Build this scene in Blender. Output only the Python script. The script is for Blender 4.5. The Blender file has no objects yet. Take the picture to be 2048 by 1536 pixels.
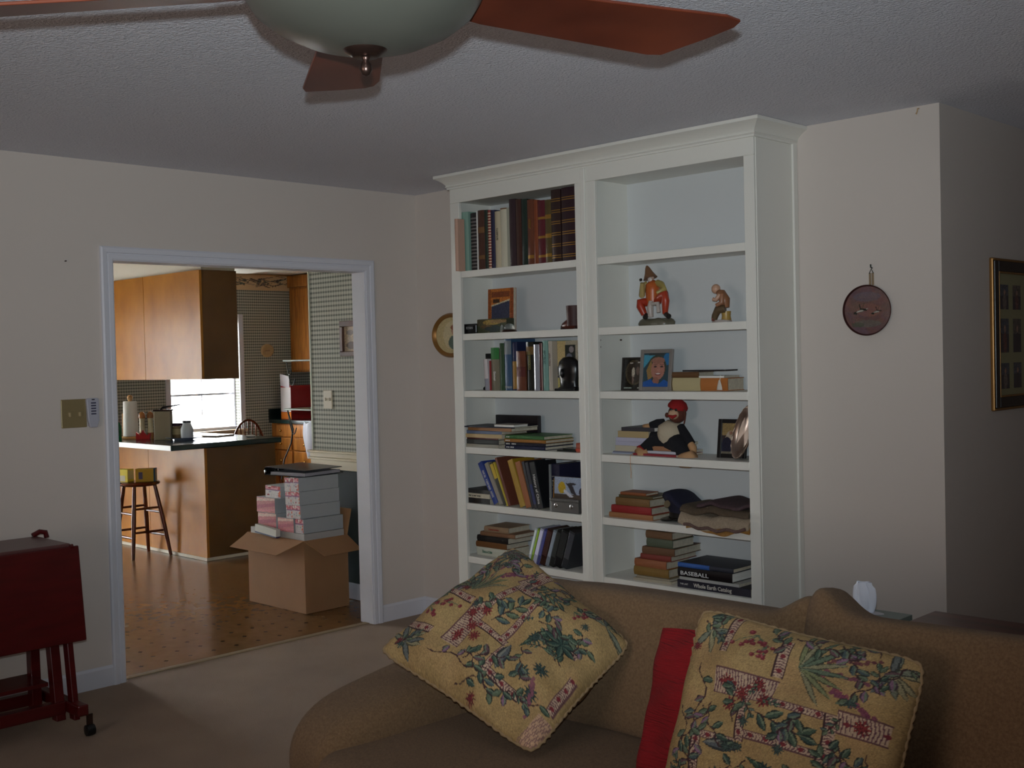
import bpy, bmesh, math, random
import numpy as np
from mathutils import Matrix, Vector, Euler
random.seed(7); np.random.seed(7)
S = bpy.context.scene
COL = S.collection
R = math.radians

# ------------------------------------------------------------------ camera
yaw, pit, rol = R(44.597), R(-1.333), R(-1.365)
CAM = Vector((5.0923, -4.3953, 1.4846))
fw = Vector((-math.sin(yaw) * math.cos(pit), math.cos(yaw) * math.cos(pit), math.sin(pit)))
rt = Vector((math.cos(yaw), math.sin(yaw), 0)); up = rt.cross(fw)
r2 = rt * math.cos(rol) + up * math.sin(rol); u2 = -rt * math.sin(rol) + up * math.cos(rol)
cd = bpy.data.cameras.new('camera'); cam = bpy.data.objects.new('camera', cd); COL.objects.link(cam)
cd.sensor_width = 36.0; cd.lens = 2292.96 / 2048 * 36.0; cd.clip_start = 0.05; cd.clip_end = 200
m = Matrix((r2, u2, -fw)).transposed().to_4x4(); m.translation = CAM
cam.matrix_world = m
S.camera = cam

# ------------------------------------------------------------------ sky, lamps, exposure
W = bpy.data.worlds.new('sky'); S.world = W; W.use_nodes = True
W.node_tree.nodes['Background'].inputs[0].default_value = (0.93, 0.97, 1.0, 1)
W.node_tree.nodes['Background'].inputs[1].default_value = 15.5
S.view_settings.view_transform = 'Standard'; S.view_settings.look = 'None'
S.view_settings.exposure = 0.08; S.view_settings.gamma = 1.0; S.view_settings.use_curve_mapping = False

def aim(o, d):
    o.rotation_euler = Vector(d).to_track_quat('-Z', 'Y').to_euler()
# the photographer's flash, just above the lens
fl = bpy.data.lights.new('camera_flash', 'SPOT'); fl.energy = 265; fl.spot_size = R(84); fl.spot_blend = 1.0
fl.shadow_soft_size = 0.012; fl.color = (0.82, 0.94, 1.0)
flo = bpy.data.objects.new('camera_flash', fl); COL.objects.link(flo)
flo.location = CAM + up * 0.068 - rt * 0.005 - fw * 0.01; aim(flo, fw + up * 0.26 - rt * 0.06)
# daylight portals in the windows of the place (kitchen window, kitchen glass door)
def portal(name, loc, d, sx, sy):
    l = bpy.data.lights.new(name, 'AREA'); l.shape = 'RECTANGLE'; l.size = sx; l.size_y = sy
    l.cycles.is_portal = True
    o = bpy.data.objects.new(name, l); COL.objects.link(o); o.location = loc; aim(o, d)
portal('kitchen_window_daylight', (-5.66, 1.8, 1.37), (1, 0, 0), 1.16, 0.8)
portal('glass_door_daylight', (-5.66, -1.75, 1.0), (1, 0, 0), 2.0, 1.6)
cl = bpy.data.lights.new('added_warm_fill', 'AREA'); cl.shape = 'RECTANGLE'; cl.size = 1.7; cl.size_y = 1.1; cl.energy = 29; cl.color = (1.0, 0.86, 0.77)  # warm fill lamp added behind the camera for the room's ambient light
clo = bpy.data.objects.new('added_warm_fill', cl); COL.objects.link(clo); clo.location = (3.6, -6.96, 1.35); aim(clo, (0, 1, 0))

# ------------------------------------------------------------------ materials
MATS = {}
def _n(nt, t, **kw):
    n = nt.nodes.new(t)
    for k, v in kw.items(): setattr(n, k, v)
    return n
def mat(name, col=(.5, .5, .5), rough=.55, metal=0.0, spec=.5, noise=0.0, nscale=20, bump=0.0, bscale=60, bdist=.002,
        trans=0.0, sheen=0.0, coat=0.0, col2=None, stretch=None, emit=None):
    if name in MATS: return MATS[name]
    M = bpy.data.materials.new(name); M.use_nodes = True; nt = M.node_tree; b = nt.nodes['Principled BSDF']
    b.inputs['Base Color'].default_value = (*col, 1); b.inputs['Roughness'].default_value = rough
    b.inputs['Metallic'].default_value = metal; b.inputs['Specular IOR Level'].default_value = spec
    if trans: b.inputs['Transmission Weight'].default_value = trans
    if sheen: b.inputs['Sheen Weight'].default_value = sheen
    if coat: b.inputs['Coat Weight'].default_value = coat; b.inputs['Coat Roughness'].default_value = .08
    if noise or bump:
        tc = _n(nt, 'ShaderNodeTexCoord'); mp = _n(nt, 'ShaderNodeMapping'); nt.links.new(tc.outputs['Object'], mp.inputs[0])
        if stretch: mp.inputs['Scale'].default_value = stretch
    if noise:
        nz = _n(nt, 'ShaderNodeTexNoise'); nz.inputs['Scale'].default_value = nscale; nz.inputs['Detail'].default_value = 5
        nt.links.new(mp.outputs[0], nz.inputs['Vector'])
        mx = _n(nt, 'ShaderNodeMix', data_type='RGBA'); c2 = col2 or tuple(c * (1 - noise) for c in col)
        mx.inputs[6].default_value = (*col, 1); mx.inputs[7].default_value = (*c2, 1)
        rp = _n(nt, 'ShaderNodeMapRange'); rp.inputs[1].default_value = .3; rp.inputs[2].default_value = .7
        nt.links.new(nz.outputs[0], rp.inputs[0]); nt.links.new(rp.outputs[0], mx.inputs[0]); nt.links.new(mx.outputs[2], b.inputs['Base Color'])
    if bump:
        nb = _n(nt, 'ShaderNodeTexNoise'); nb.inputs['Scale'].default_value = bscale; nb.inputs['Detail'].default_value = 4
        nt.links.new(mp.outputs[0], nb.inputs['Vector'])
        bp_ = _n(nt, 'ShaderNodeBump'); bp_.inputs['Strength'].default_value = bump; bp_.inputs['Distance'].default_value = bdist
        nt.links.new(nb.outputs[0], bp_.inputs['Height']); nt.links.new(bp_.outputs[0], b.inputs['Normal'])
    MATS[name] = M
    return M
def rgb(r, g, b):                                   # sRGB 0..255 -> linear
    f = lambda c: (c / 255 / 12.92) if c <= 10 else ((c / 255 + .055) / 1.055) ** 2.4
    return (f(r), f(g), f(b))
def cmat(r, g, b, rough=.55, **kw):                 # plain coloured material by sRGB colour
    return mat('paint_%02x%02x%02x_%d' % (r, g, b, int(rough * 100)), rgb(r, g, b), rough, **kw)
def print_mat(rough=.5, coat=0, bump=0, bscale=500):  # colour comes from the mesh's own printed colours
    k = 'printed_%d_%d_%d' % (rough * 100, coat * 100, bump * 100)
    if k in MATS: return MATS[k]
    M = mat(k, (.5, .5, .5), rough, coat=coat, bump=bump, bscale=bscale, bdist=.001)
    a = _n(M.node_tree, 'ShaderNodeVertexColor'); a.layer_name = 'print'
    M.node_tree.links.new(a.outputs[0], M.node_tree.nodes['Principled BSDF'].inputs['Base Color'])
    return M

WALL = mat('wall_paint', rgb(208, 198, 190), .75, bump=.15, bscale=90, bdist=.001)
CEIL = mat('popcorn_ceiling', rgb(226, 226, 234), .95, bump=1.0, bscale=110, bdist=.012)
TRIM = mat('trim_paint', rgb(214, 214, 222), .42)
CASEP = mat('bookcase_paint', rgb(228, 226, 218), .42)
CASEB = mat('bookcase_back_paint', rgb(208, 211, 212), .5)
CARP = mat('carpet', rgb(164, 138, 112), .98, noise=.3, nscale=2.2, bump=1, bscale=260, bdist=.006, sheen=.2, col2=rgb(146, 120, 96))
OAK = mat('oak', rgb(204, 136, 60), .32, noise=.35, nscale=5, stretch=(9, 9, .9), col2=rgb(150, 88, 34))
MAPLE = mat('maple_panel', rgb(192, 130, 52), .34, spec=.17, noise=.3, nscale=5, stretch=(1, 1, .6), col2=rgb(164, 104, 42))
STOOLW = mat('stool_wood', rgb(110, 52, 26), .25, noise=.3, nscale=8, stretch=(4, 4, 1))
CARTW = mat('cherry_wood', rgb(82, 10, 12), .3, noise=.3, nscale=6, stretch=(6, 1, 6))
BLADE = mat('mahogany', rgb(118, 54, 30), .4, noise=.55, nscale=3, stretch=(1, 1, 1), col2=rgb(74, 28, 14))
COUNT = mat('green_laminate', rgb(24, 44, 40), .16, spec=.6)
WHITE = mat('white_paper', rgb(226, 224, 218), .6)
PAGE = mat('book_pages', rgb(205, 196, 176), .8, noise=.25, nscale=60, stretch=(1, 1, 1))
BLACK = mat('black_plastic', rgb(16, 16, 18), .35)
BRASS = mat('brass', rgb(200, 160, 80), .25, metal=1)
GOLD = mat('gold_print', rgb(170, 130, 60), .35, metal=.7)
STEEL = mat('brushed_steel', rgb(190, 190, 192), .25, metal=1)
BRONZE = mat('bronze_metal', rgb(84, 66, 60), .3, metal=.9)
IRON = mat('wrought_iron', rgb(24, 30, 28), .5)
CARD = mat('cardboard', rgb(164, 122, 84), .85, noise=.12, nscale=4)
SOFAM = None

# ------------------------------------------------------------------ mesh helpers
WL = {}
class MB:
    def __init__(s): s.v = []; s.f = []
    def add(s, vs, fs, M=None):
        k = len(s.v)
        s.v += [tuple(M @ Vector(p)) if M else tuple(p) for p in vs]
        s.f += [tuple(i + k for i in f) for f in fs]
        return s
    def box(s, a, b, M=None):
        x0, y0, z0 = [min(a[i], b[i]) for i in range(3)]; x1, y1, z1 = [max(a[i], b[i]) for i in range(3)]
        return s.add([(x0, y0, z0), (x1, y0, z0), (x1, y1, z0), (x0, y1, z0), (x0, y0, z1), (x1, y0, z1), (x1, y1, z1), (x0, y1, z1)],
                     [(3, 2, 1, 0), (4, 5, 6, 7), (0, 1, 5, 4), (1, 2, 6, 5), (2, 3, 7, 6), (3, 0, 4, 7)], M)
    def prism(s, poly, z0, z1, M=None):             # polygon in XY, extruded in Z
        n = len(poly)
        return s.add([(x, y, z0) for x, y in poly] + [(x, y, z1) for x, y in poly],
                     [tuple(range(n))[::-1], tuple(range(n, 2 * n))] + [(i, (i + 1) % n, n + (i + 1) % n, n + i) for i in range(n)], M)
    def lathe(s, prof, n=24, M=None):               # [(r, z)] turned about Z
        vs = []; fs = []; m_ = len(prof)
        for r, z in prof:
            for i in range(n): a = 2 * math.pi * i / n; vs.append((r * math.cos(a), r * math.sin(a), z))
        for j in range(m_ - 1):
            for i in range(n): fs.append((j * n + i, j * n + (i + 1) % n, (j + 1) * n + (i + 1) % n, (j + 1) * n + i))
        if m_ > 5 and prof[0][0] > 1e-3 and abs(prof[0][0] - prof[-1][0]) < 1e-6:      # closed ring
            for i in range(n): fs.append(((m_ - 1) * n + i, (m_ - 1) * n + (i + 1) % n, (i + 1) % n, i))
        else:
            if prof[0][0] > 1e-5: fs.append(tuple(range(n))[::-1])
            if prof[-1][0] > 1e-5: fs.append(tuple(range((m_ - 1) * n, m_ * n)))
        return s.add(vs, fs, M)
    def tube(s, pts, r, n=8, closed=False, M=None):
        P = [Vector(p) for p in pts]; k = len(P); rs = r if isinstance(r, (list, tuple)) else [r] * k
        vs = []; fs = []; prev = None
        for i in range(k):
            t = (P[(i + 1) % k] - P[i - 1]) if closed else (P[min(i + 1, k - 1)] - P[max(i - 1, 0)])
            t.normalize()
            if prev is None: a = t.orthogonal().normalized()
            else: a = (prev - t * prev.dot(t)); a = a.normalized() if a.length > 1e-6 else t.orthogonal().normalized()
            prev = a; b = t.cross(a)
            for j in range(n):
                th = 2 * math.pi * j / n; vs.append(P[i] + (a * math.cos(th) + b * math.sin(th)) * rs[i])
        for i in range(k if closed else k - 1):
            for j in range(n):
                i2 = (i + 1) % k; fs.append((i * n + j, i * n + (j + 1) % n, i2 * n + (j + 1) % n, i2 * n + j))
        if not closed: fs += [tuple(range(n))[::-1], tuple(range((k - 1) * n, k * n))]
        return s.add(vs, fs, M)
    def ell(s, c, r, nu=16, nv=10, M=None):
        T = Matrix.Translation(Vector(c)) @ Matrix.Diagonal((*r, 1)) if not M else M @ Matrix.Translation(Vector(c)) @ Matrix.Diagonal((*r, 1))
        prof = [(math.sin(math.pi * j / nv), -math.cos(math.pi * j / nv)) for j in range(nv + 1)]
        prof[0] = (1e-4, -1); prof[-1] = (1e-4, 1)
        return s.lathe(prof, nu, T)
    def surf(s, fn, nu, nv, closed_u=False, M=None):    # fn(u,v) in 0..1 -> point
        vs = []; fs = []; cu = nu if closed_u else nu + 1
        for j in range(nv + 1):
            for i in range(cu): vs.append(fn(i / nu, j / nv))
        for j in range(nv):
            for i in range(nu):
                i2 = (i + 1) % cu if closed_u else i + 1
                fs.append((j * cu + i, j * cu + i2, (j + 1) * cu + i2, (j + 1) * cu + i))
        return s.add(vs, fs, M)
    def build(s, name, material, parent=None, smooth=0, bevel=0, seg=2, props=None, recalc=True):
        off = WL.get(parent, Vector((0, 0, 0)))
        me = bpy.data.meshes.new(name)
        me.from_pydata([(x - off[0], y - off[1], z - off[2]) for x, y, z in s.v], [], s.f)
        if recalc:
            bm = bmesh.new(); bm.from_mesh(me); bmesh.ops.recalc_face_normals(bm, faces=bm.faces); bm.to_mesh(me); bm.free()
        if smooth:
            me.polygons.foreach_set('use_smooth', [True] * len(me.polygons)); me.set_sharp_from_angle(angle=R(smooth))
        if material: me.materials.append(material)
        o = bpy.data.objects.new(name, me); COL.objects.link(o)
        if parent: o.parent = parent
        WL[o] = off.copy()
        if bevel:
            b = o.modifiers.new('bevel', 'BEVEL'); b.width = bevel; b.segments = seg; b.limit_method = 'ANGLE'; b.angle_limit = R(50)
        for k, v in (props or {}).items(): o[k] = v
        return o
def thing(name, label, cat, loc=(0, 0, 0), group=None):
    o = bpy.data.objects.new(name, None); COL.objects.link(o); o.location = loc; o.empty_display_size = .05
    o['label'] = label; o['category'] = cat
    if group: o['group'] = group
    WL[o] = Vector(loc)
    return o
def one(name, mb, material, label, cat, group=None, **kw):   # a thing that is a single mesh
    V = np.array(mb.v); lo = V.min(0); hi = V.max(0); base = Vector(((lo[0] + hi[0]) / 2, (lo[1] + hi[1]) / 2, lo[2]))
    mb.v = [(x - base[0], y - base[1], z - base[2]) for x, y, z in mb.v]
    o = mb.build(name, material, None, **kw); o.location = base
    o['label'] = label; o['category'] = cat; WL[o] = base
    if group: o['group'] = group
    return o
def struct(name, mb, material, parent=None, **kw):
    o = mb.build(name, material, parent, **kw)
    if parent is None: o['kind'] = 'structure'
    return o
def sgroup(name, loc=(0, 0, 0)):
    o = bpy.data.objects.new(name, None); COL.objects.link(o); o.location = loc; o['kind'] = 'structure'; WL[o] = Vector(loc); return o
def text(s_, size, material, parent, P, U, V, name='lettering', depth=.0004, align='LEFT', sx=1.0, bold=0.0):
    cu = bpy.data.curves.new(name, 'FONT'); cu.body = s_; cu.size = size; cu.extrude = depth; cu.align_x = align; cu.resolution_u = 2; cu.offset = bold
    to = bpy.data.objects.new('tmp', cu); COL.objects.link(to)
    dg = bpy.context.evaluated_depsgraph_get(); me = bpy.data.meshes.new_from_object(to.evaluated_get(dg))
    bpy.data.objects.remove(to); bpy.data.curves.remove(cu)
    U = Vector(U).normalized(); V = Vector(V).normalized(); N = U.cross(V)
    off = WL.get(parent, Vector()); P = Vector(P) - off
    for v in me.vertices: v.co = P + U * (v.co.x * sx) + V * v.co.y + N * (v.co.z + depth)
    me.materials.clear(); me.materials.append(material); me.name = name
    o = bpy.data.objects.new(name, me); COL.objects.link(o); o.parent = parent; WL[o] = off.copy()
    return o

def scribble(s_, size, material, parent, P, U, V, name='spine_title', sx=1.0):   # lettering too small to read: letter-sized strokes
    U = Vector(U).normalized(); V = Vector(V).normalized(); N = U.cross(V); P = Vector(P); rr = random.Random(len(s_) * 7 + int(size * 1e4)); mb = MB(); x = 0
    M = Matrix(((U.x, V.x, N.x, P.x), (U.y, V.y, N.y, P.y), (U.z, V.z, N.z, P.z), (0, 0, 0, 1))); w_ = size * .5 * sx
    for ch in s_:
        if ch != ' ':
            h = size * (.7 if ch.isupper() else .5); b = size * .11
            mb.box((x, 0, 0), (x + b, h, .0005), M)
            if rr.random() < .7: mb.box((x + w_ * .6, 0, 0), (x + w_ * .6 + b, h, .0005), M)
            for q in rr.sample((0, .5, 1), 2): mb.box((x, q * (h - b), 0), (x + w_ * .7, q * (h - b) + b, .0005), M)
        x += w_
    return mb.build(name, material, parent)

# painting: a small canvas whose colours become the printed colours of a mesh grid
class Cv:
    def __init__(s, w, h, col): s.w = w; s.h = h; s.a = np.zeros((h, w, 3)); s.a[:] = col; s.Y, s.X = np.mgrid[0:h, 0:w]; s.X = (s.X + .5) / w; s.Y = (s.Y + .5) / h
    def _put(s, mask, col, al=1.0): s.a[mask] = s.a[mask] * (1 - al) + np.array(col) * al
    def rect(s, x0, y0, x1, y1, col, al=1.): s._put((s.X >= x0) & (s.X < x1) & (s.Y >= y0) & (s.Y < y1), col, al)
    def ell(s, cx, cy, rx, ry, col, ang=0, al=1.):
        c, n = math.cos(ang), math.sin(ang); dx = s.X - cx; dy = s.Y - cy
        s._put(((dx * c + dy * n) / rx) ** 2 + ((-dx * n + dy * c) / ry) ** 2 < 1, col, al)
    def line(s, p, q, wd, col, al=1.):
        p = np.array(p); q = np.array(q); d = q - p; L2 = d @ d + 1e-12
        t = np.clip(((s.X - p[0]) * d[0] + (s.Y - p[1]) * d[1]) / L2, 0, 1)
        s._put((s.X - p[0] - t * d[0]) ** 2 + (s.Y - p[1] - t * d[1]) ** 2 < wd * wd, col, al)
    def leaf(s, bx, by, ln, wd, ang, col, col2=None):
        c, n = math.cos(ang), math.sin(ang); dx = s.X - bx; dy = s.Y - by; u = (dx * c + dy * n) / ln; v = (-dx * n + dy * c) / wd
        w_ = np.sin(np.clip(u, 0, 1) * math.pi) ** .8
        m_ = (u > 0) & (u < 1) & (np.abs(v) < w_); s._put(m_, col)
        s._put(m_ & (np.abs(v) > w_ * .62), tuple(x * .55 for x in col))
        if col2: s._put(m_ & (v > .1) & (v < w_ * .6), col2)
    def poly(s, pts, col, al=1.):
        ins = np.zeros(s.X.shape, bool); n = len(pts)
        for i in range(n):
            x1, y1 = pts[i]; x2, y2 = pts[(i + 1) % n]
            if y1 == y2: continue
            cr = ((y1 > s.Y) != (y2 > s.Y)) & (s.X < (x2 - x1) * (s.Y - y1) / (y2 - y1) + x1); ins ^= cr
        s._put(ins, col, al)
    def grain(s, amt): s.a = np.clip(s.a * (1 + amt * np.random.randn(s.h, s.w, 1)), 0, 255)
def lin(a):
    a = np.clip(a / 255., 0, 1); return np.where(a <= .04045, a / 12.92, ((a + .055) / 1.055) ** 2.4)
def set_print(o, cols):                              # cols (n,3) linear per vertex
    me = o.data; at = me.color_attributes.new('print', 'FLOAT_COLOR', 'POINT')
    at.data.foreach_set('color', np.concatenate([cols, np.ones((len(cols), 1))], 1).astype(np.float32).ravel())
def panel(name, cv, O, U, V, parent, material=None, thick=.001):   # printed flat panel with real thickness, front normal U x V
    O, U, V = Vector(O), Vector(U), Vector(V); N = U.cross(V).normalized(); w, h = cv.w, cv.h
    mb = MB(); vs = []; fs = []
    for j in range(h):
        for i in range(w): vs.append(O + U * (i / (w - 1)) + V * (j / (h - 1)))
    for j in range(h - 1):
        for i in range(w - 1): fs.append((j * w + i, j * w + i + 1, (j + 1) * w + i + 1, (j + 1) * w + i))
    k = len(vs); cs = [O, O + U, O + U + V, O + V]; vs += cs + [c - N * thick for c in cs]
    fs += [(k + 7, k + 6, k + 5, k + 4)] + [(k + i, k + 4 + i, k + 4 + (i + 1) % 4, k + (i + 1) % 4) for i in range(4)]
    mb.add(vs, fs); o = mb.build(name, material or print_mat(.35), parent, recalc=False)
    set_print(o, np.concatenate([lin(cv.a).reshape(-1, 3), np.tile(lin(cv.a.reshape(-1, 3).mean(0)), (8, 1))]))
    return o
# ------------------------------------------------------------------ the room shell
H = 2.44; xcv = 3.1377
def floor_pattern():
    M = mat('vinyl_floor', rgb(134, 98, 60), .24, spec=.32); nt = M.node_tree; b = nt.nodes['Principled BSDF']
    tc = _n(nt, 'ShaderNodeTexCoord'); sp = _n(nt, 'ShaderNodeSeparateXYZ'); nt.links.new(tc.outputs['Object'], sp.inputs[0])
    def mth(op, a, b_=None):
        n = _n(nt, 'ShaderNodeMath', operation=op)
        for i, q in enumerate((a, b_)):
            if q is None: continue
            if isinstance(q, (int, float)): n.inputs[i].default_value = q
            else: nt.links.new(q, n.inputs[i])
        return n.outputs[0]
    s_ = .135
    fx = mth('ABSOLUTE', mth('SUBTRACT', mth('FRACT', mth('DIVIDE', sp.outputs[0], s_)), .5)); fy = mth('ABSOLUTE', mth('SUBTRACT', mth('FRACT', mth('DIVIDE', sp.outputs[1], s_)), .5))
    dot = mth('LESS_THAN', mth('ADD', fx, fy), .105)
    nz = _n(nt, 'ShaderNodeTexNoise'); nz.inputs['Scale'].default_value = 14; nt.links.new(tc.outputs['Object'], nz.inputs[0])
    m1 = _n(nt, 'ShaderNodeMix', data_type='RGBA'); m1.inputs[6].default_value = (*rgb(140, 102, 62), 1); m1.inputs[7].default_value = (*rgb(114, 80, 46), 1); nt.links.new(nz.outputs[0], m1.inputs[0])
    m2 = _n(nt, 'ShaderNodeMix', data_type='RGBA'); nt.links.new(dot, m2.inputs[0]); nt.links.new(m1.outputs[2], m2.inputs[6]); m2.inputs[7].default_value = (*rgb(58, 36, 24), 1)
    nt.links.new(m2.outputs[2], b.inputs['Base Color'])
    return M
def wallpaper():
    M = mat('check_wallpaper', (.3, .3, .25), .7); nt = M.node_tree; b = nt.nodes['Principled BSDF']
    tc = _n(nt, 'ShaderNodeTexCoord'); sp = _n(nt, 'ShaderNodeSeparateXYZ'); nt.links.new(tc.outputs['Object'], sp.inputs[0])
    def mth(op, *a):
        n = _n(nt, 'ShaderNodeMath', operation=op)
        for i, q in enumerate(a):
            if isinstance(q, (int, float)): n.inputs[i].default_value = q
            else: nt.links.new(q, n.inputs[i])
        return n.outputs[0]
    hz = mth('LESS_THAN', mth('FRACT', mth('DIVIDE', sp.outputs[2], .030)), .42)
    hx = mth('LESS_THAN', mth('FRACT', mth('DIVIDE', mth('ADD', sp.outputs[0], sp.outputs[1]), .026)), .45)
    k = mth('ADD', mth('MULTIPLY', hz, .58), mth('MULTIPLY', hx, .34))
    mx = _n(nt, 'ShaderNodeMix', data_type='RGBA'); nt.links.new(k, mx.inputs[0])
    mx.inputs[6].default_value = (*rgb(186, 186, 172), 1); mx.inputs[7].default_value = (*rgb(78, 84, 76), 1)
    nt.links.new(mx.outputs[2], b.inputs['Base Color'])
    return M
VINYL = floor_pattern(); PAPER = wallpaper()
struct('floor', MB().box((-.05, -7, -.1), (7, 3, 0)), CARP)
struct('floor_kitchen', MB().box((-5.6, -3.5, -.1), (-.05, 3.3, -.002)), VINYL)
struct('ceiling', MB().box((-.11, -7.1, H), (7.1, 3.1, H + .1)), CEIL)
struct('ceiling_kitchen', MB().box((-5.6, -3.5, H), (-.11, 3.3, H + .1)), mat('flat_white', rgb(226, 222, 212), .8))
OY0, OY1, OZ = -1.869, -.3925, 1.98
w = MB().box((-.1, -7, 0), (0, OY0 - .02, H)); w.box((-.1, OY1 + .02, 0), (0, 3.3, H)); w.box((-.1, OY0 - .02, OZ + .02), (0, OY1 + .02, H))
struct('wall_left', w, WALL)
struct('wall_back', MB().box((0, 0, 0), (xcv, .1, H)), WALL)
struct('wall_hall_left', MB().box((xcv - .1, .1, 0), (xcv, 3, H)), WALL)
struct('wall_hall_end', MB().box((xcv - .1, 3, 0), (7, 3.1, H)), WALL)
struct('wall_hall_right', MB().box((4.6, 0, 0), (4.7, 3, H)), WALL)
struct('wall_back_right', MB().box((4.7, 0, 0), (7, .1, H)), WALL)
struct('wall_right', MB().box((7, -7, 0), (7.1, .1, H)), WALL)
w = MB().box((0, -7.1, 0), (2.7, -7, H)); w.box((4.5, -7.1, 0), (7, -7, H)); w.box((2.7, -7.1, 0), (4.5, -7, .75)); w.box((2.7, -7.1, 1.95), (4.5, -7, H))
struct('wall_rear', w, WALL)
g = sgroup('added_rear_window', (3.6, -7.05, .75))  # unseen rear window with curtain, added as a setting for the warm fill
MB().surf(lambda u, v: (2.68 + 1.84 * u, -6.99 + .012 * math.sin(60 * u), .7 + 1.3 * v), 120, 2).build('curtain', mat('curtain_cloth', rgb(200, 150, 110), .9), g)
f = MB().box((2.7, -7.09, .75), (2.74, -7.02, 1.95)); f.box((4.46, -7.09, .75), (4.5, -7.02, 1.95)); f.box((2.74, -7.09, .75), (4.46, -7.02, .79)); f.box((2.74, -7.09, 1.91), (4.46, -7.02, 1.95))
f.build('window_frame', TRIM, g)
# kitchen walls
XB = -5.45
def holes_wall(name, m_, x0, x1, y0, y1, hs):      # wall slab x0..x1 with rectangular openings (ya, yb, za, zb), sorted by y
    w = MB(); y = y0
    for a, b_, za, zb in hs:
        w.box((x0, y, 0), (x1, a, H))
        if za > 0: w.box((x0, a, 0), (x1, b_, za))
        w.box((x0, a, zb), (x1, b_, H)); y = b_
    w.box((x0, y, 0), (x1, y1, H))
    return struct(name, w, m_)
holes_wall('wall_kitchen_back', PAPER, XB - .15, XB, -3.5, 3.3, [(-2.55, -.95, 0, 2.0), (1.40, 2.20, .80, 1.95)])
struct('wall_kitchen_far', MB().box((XB, 3.17, 0), (-.1, 3.3, H)), PAPER)
struct('wall_kitchen_side', MB().box((XB, -3.5, 0), (-.1, -3.4, H)), PAPER)
struct('wall_kitchen_near', MB().box((-1.03, -.03, .86), (-.1, .1, H)), PAPER)
struct('wall_kitchen_wainscot', MB().box((-1.03, -.03, 0), (-.1, .1, .86)), mat('dark_green_paper', rgb(16, 30, 32), .75))
struct('trim_4', MB().box((-1.036, -.036, .9), (-1.024, -.03, H)), mat('corner_strip', rgb(190, 196, 180), .5))
g = MB().box((-1.06, -.055, .86), (-.1, -.03, .875)); g.box((-1.05, -.045, .875), (-.1, -.03, .905)); g.box((-1.06, -.06, .905), (-.1, -.03, .918)); g.box((-1.05, -.04, .80), (-.1, -.03, .86))
struct('trim_2', g, mat('cream_trim', rgb(206, 192, 160), .45), bevel=.003)
struct('baseboard_kitchen', MB().box((-1.04, -.045, 0), (-.1, -.03, .10)), TRIM, bevel=.003)
# border of printed vines at the top of the kitchen back wall
cv = Cv(220, 28, (216, 186, 142))
for i in range(150):
    x, y = random.random(), random.gauss(.55, .16); cv.leaf(x, y, .012 + .01 * random.random(), .10, random.random() * 6.3 if 0 else random.uniform(-.5, .5), random.choice([(112, 116, 106), (96, 106, 96), (140, 124, 110), (104, 84, 76)]))
for i in range(26): cv.ell(random.random(), random.uniform(.25, .5), .003, .05, (70, 60, 52))
b_ = panel('wallpaper_border', cv, (XB + .003, .5, 2.265), (0, 2.67, 0), (0, 0, .175), None); b_['kind'] = 'structure'; b_.name = 'trim_3'

# doorway casing and jambs
g = sgroup('trim_1', (0, (OY0 + OY1) / 2, 0))
MB().box((-.11, OY0 - .02, 0), (.004, OY0, OZ + .02)).build('jamb', TRIM, g, bevel=.002)
MB().box((-.11, OY1, 0), (.004, OY1 + .02, OZ + .02)).build('jamb', TRIM, g, bevel=.002)
MB().box((-.11, OY0, OZ), (.004, OY1, OZ + .02)).build('head_jamb', TRIM, g, bevel=.002)
CW = .062
prof = [(0, 0), (0, .010), (.006, .013), (.024, .013), (.027, .010), (.031, .010), (.034, .016), (.054, .019), (.062, .014), (.062, 0)]   # (across, out)
def casing(side):                                   # mitred casing leg or head along the opening edge
    mb = MB(); n = len(prof); e = .004
    for k in range(2):
        for a, o_ in prof:
            if side == 'l': mb.v.append((o_, OY0 - e - a, 0 if k == 0 else OZ + e + a))
            elif side == 'r': mb.v.append((o_, OY1 + e + a, 0 if k == 0 else OZ + e + a))
            else: mb.v.append((o_, (OY0 - e - a) if k == 0 else (OY1 + e + a), OZ + e + a))
    mb.f = [(i, (i + 1) % n, n + (i + 1) % n, n + i) for i in range(n)] + [tuple(range(n))[::-1], tuple(range(n, 2 * n))]
    return mb
for s_ in 'lr': casing(s_).build('side_casing', TRIM, g)
casing('h').build('head_casing', TRIM, g)
MB().box((-.075, OY0, -.004), (-.03, OY1, .004)).build('threshold_strip', mat('carpet_edge', rgb(150, 130, 100), .6), g, bevel=.002)
# baseboards
def bboard(name, a, b_, ny):                        # along a wall
    mb = MB(); t, h = .012, .095
    if ny == 'x': mb.prism([(0, 0), (t, 0), (t, h - .012), (t * .4, h), (0, h)], a, b_, Matrix(((1, 0, 0, 0), (0, 0, 1, 0), (0, 1, 0, 0), (0, 0, 0, 1))))
    else: mb.prism([(0, 0), (t, 0), (t, h - .012), (t * .4, h), (0, h)], a, b_, Matrix(((0, 0, 1, 0), (-1, 0, 0, 0), (0, 1, 0, 0), (0, 0, 0, 1))))
    return struct(name, mb, TRIM)
bboard('baseboard_left', -7, OY0 - CW - .004, 'x'); bboard('baseboard_left_corner', OY1 + CW + .004, -.0, 'x')
bboard('baseboard_back', .012, .6535, 'y'); bboard('baseboard_back_right', 2.516, xcv, 'y')

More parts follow.
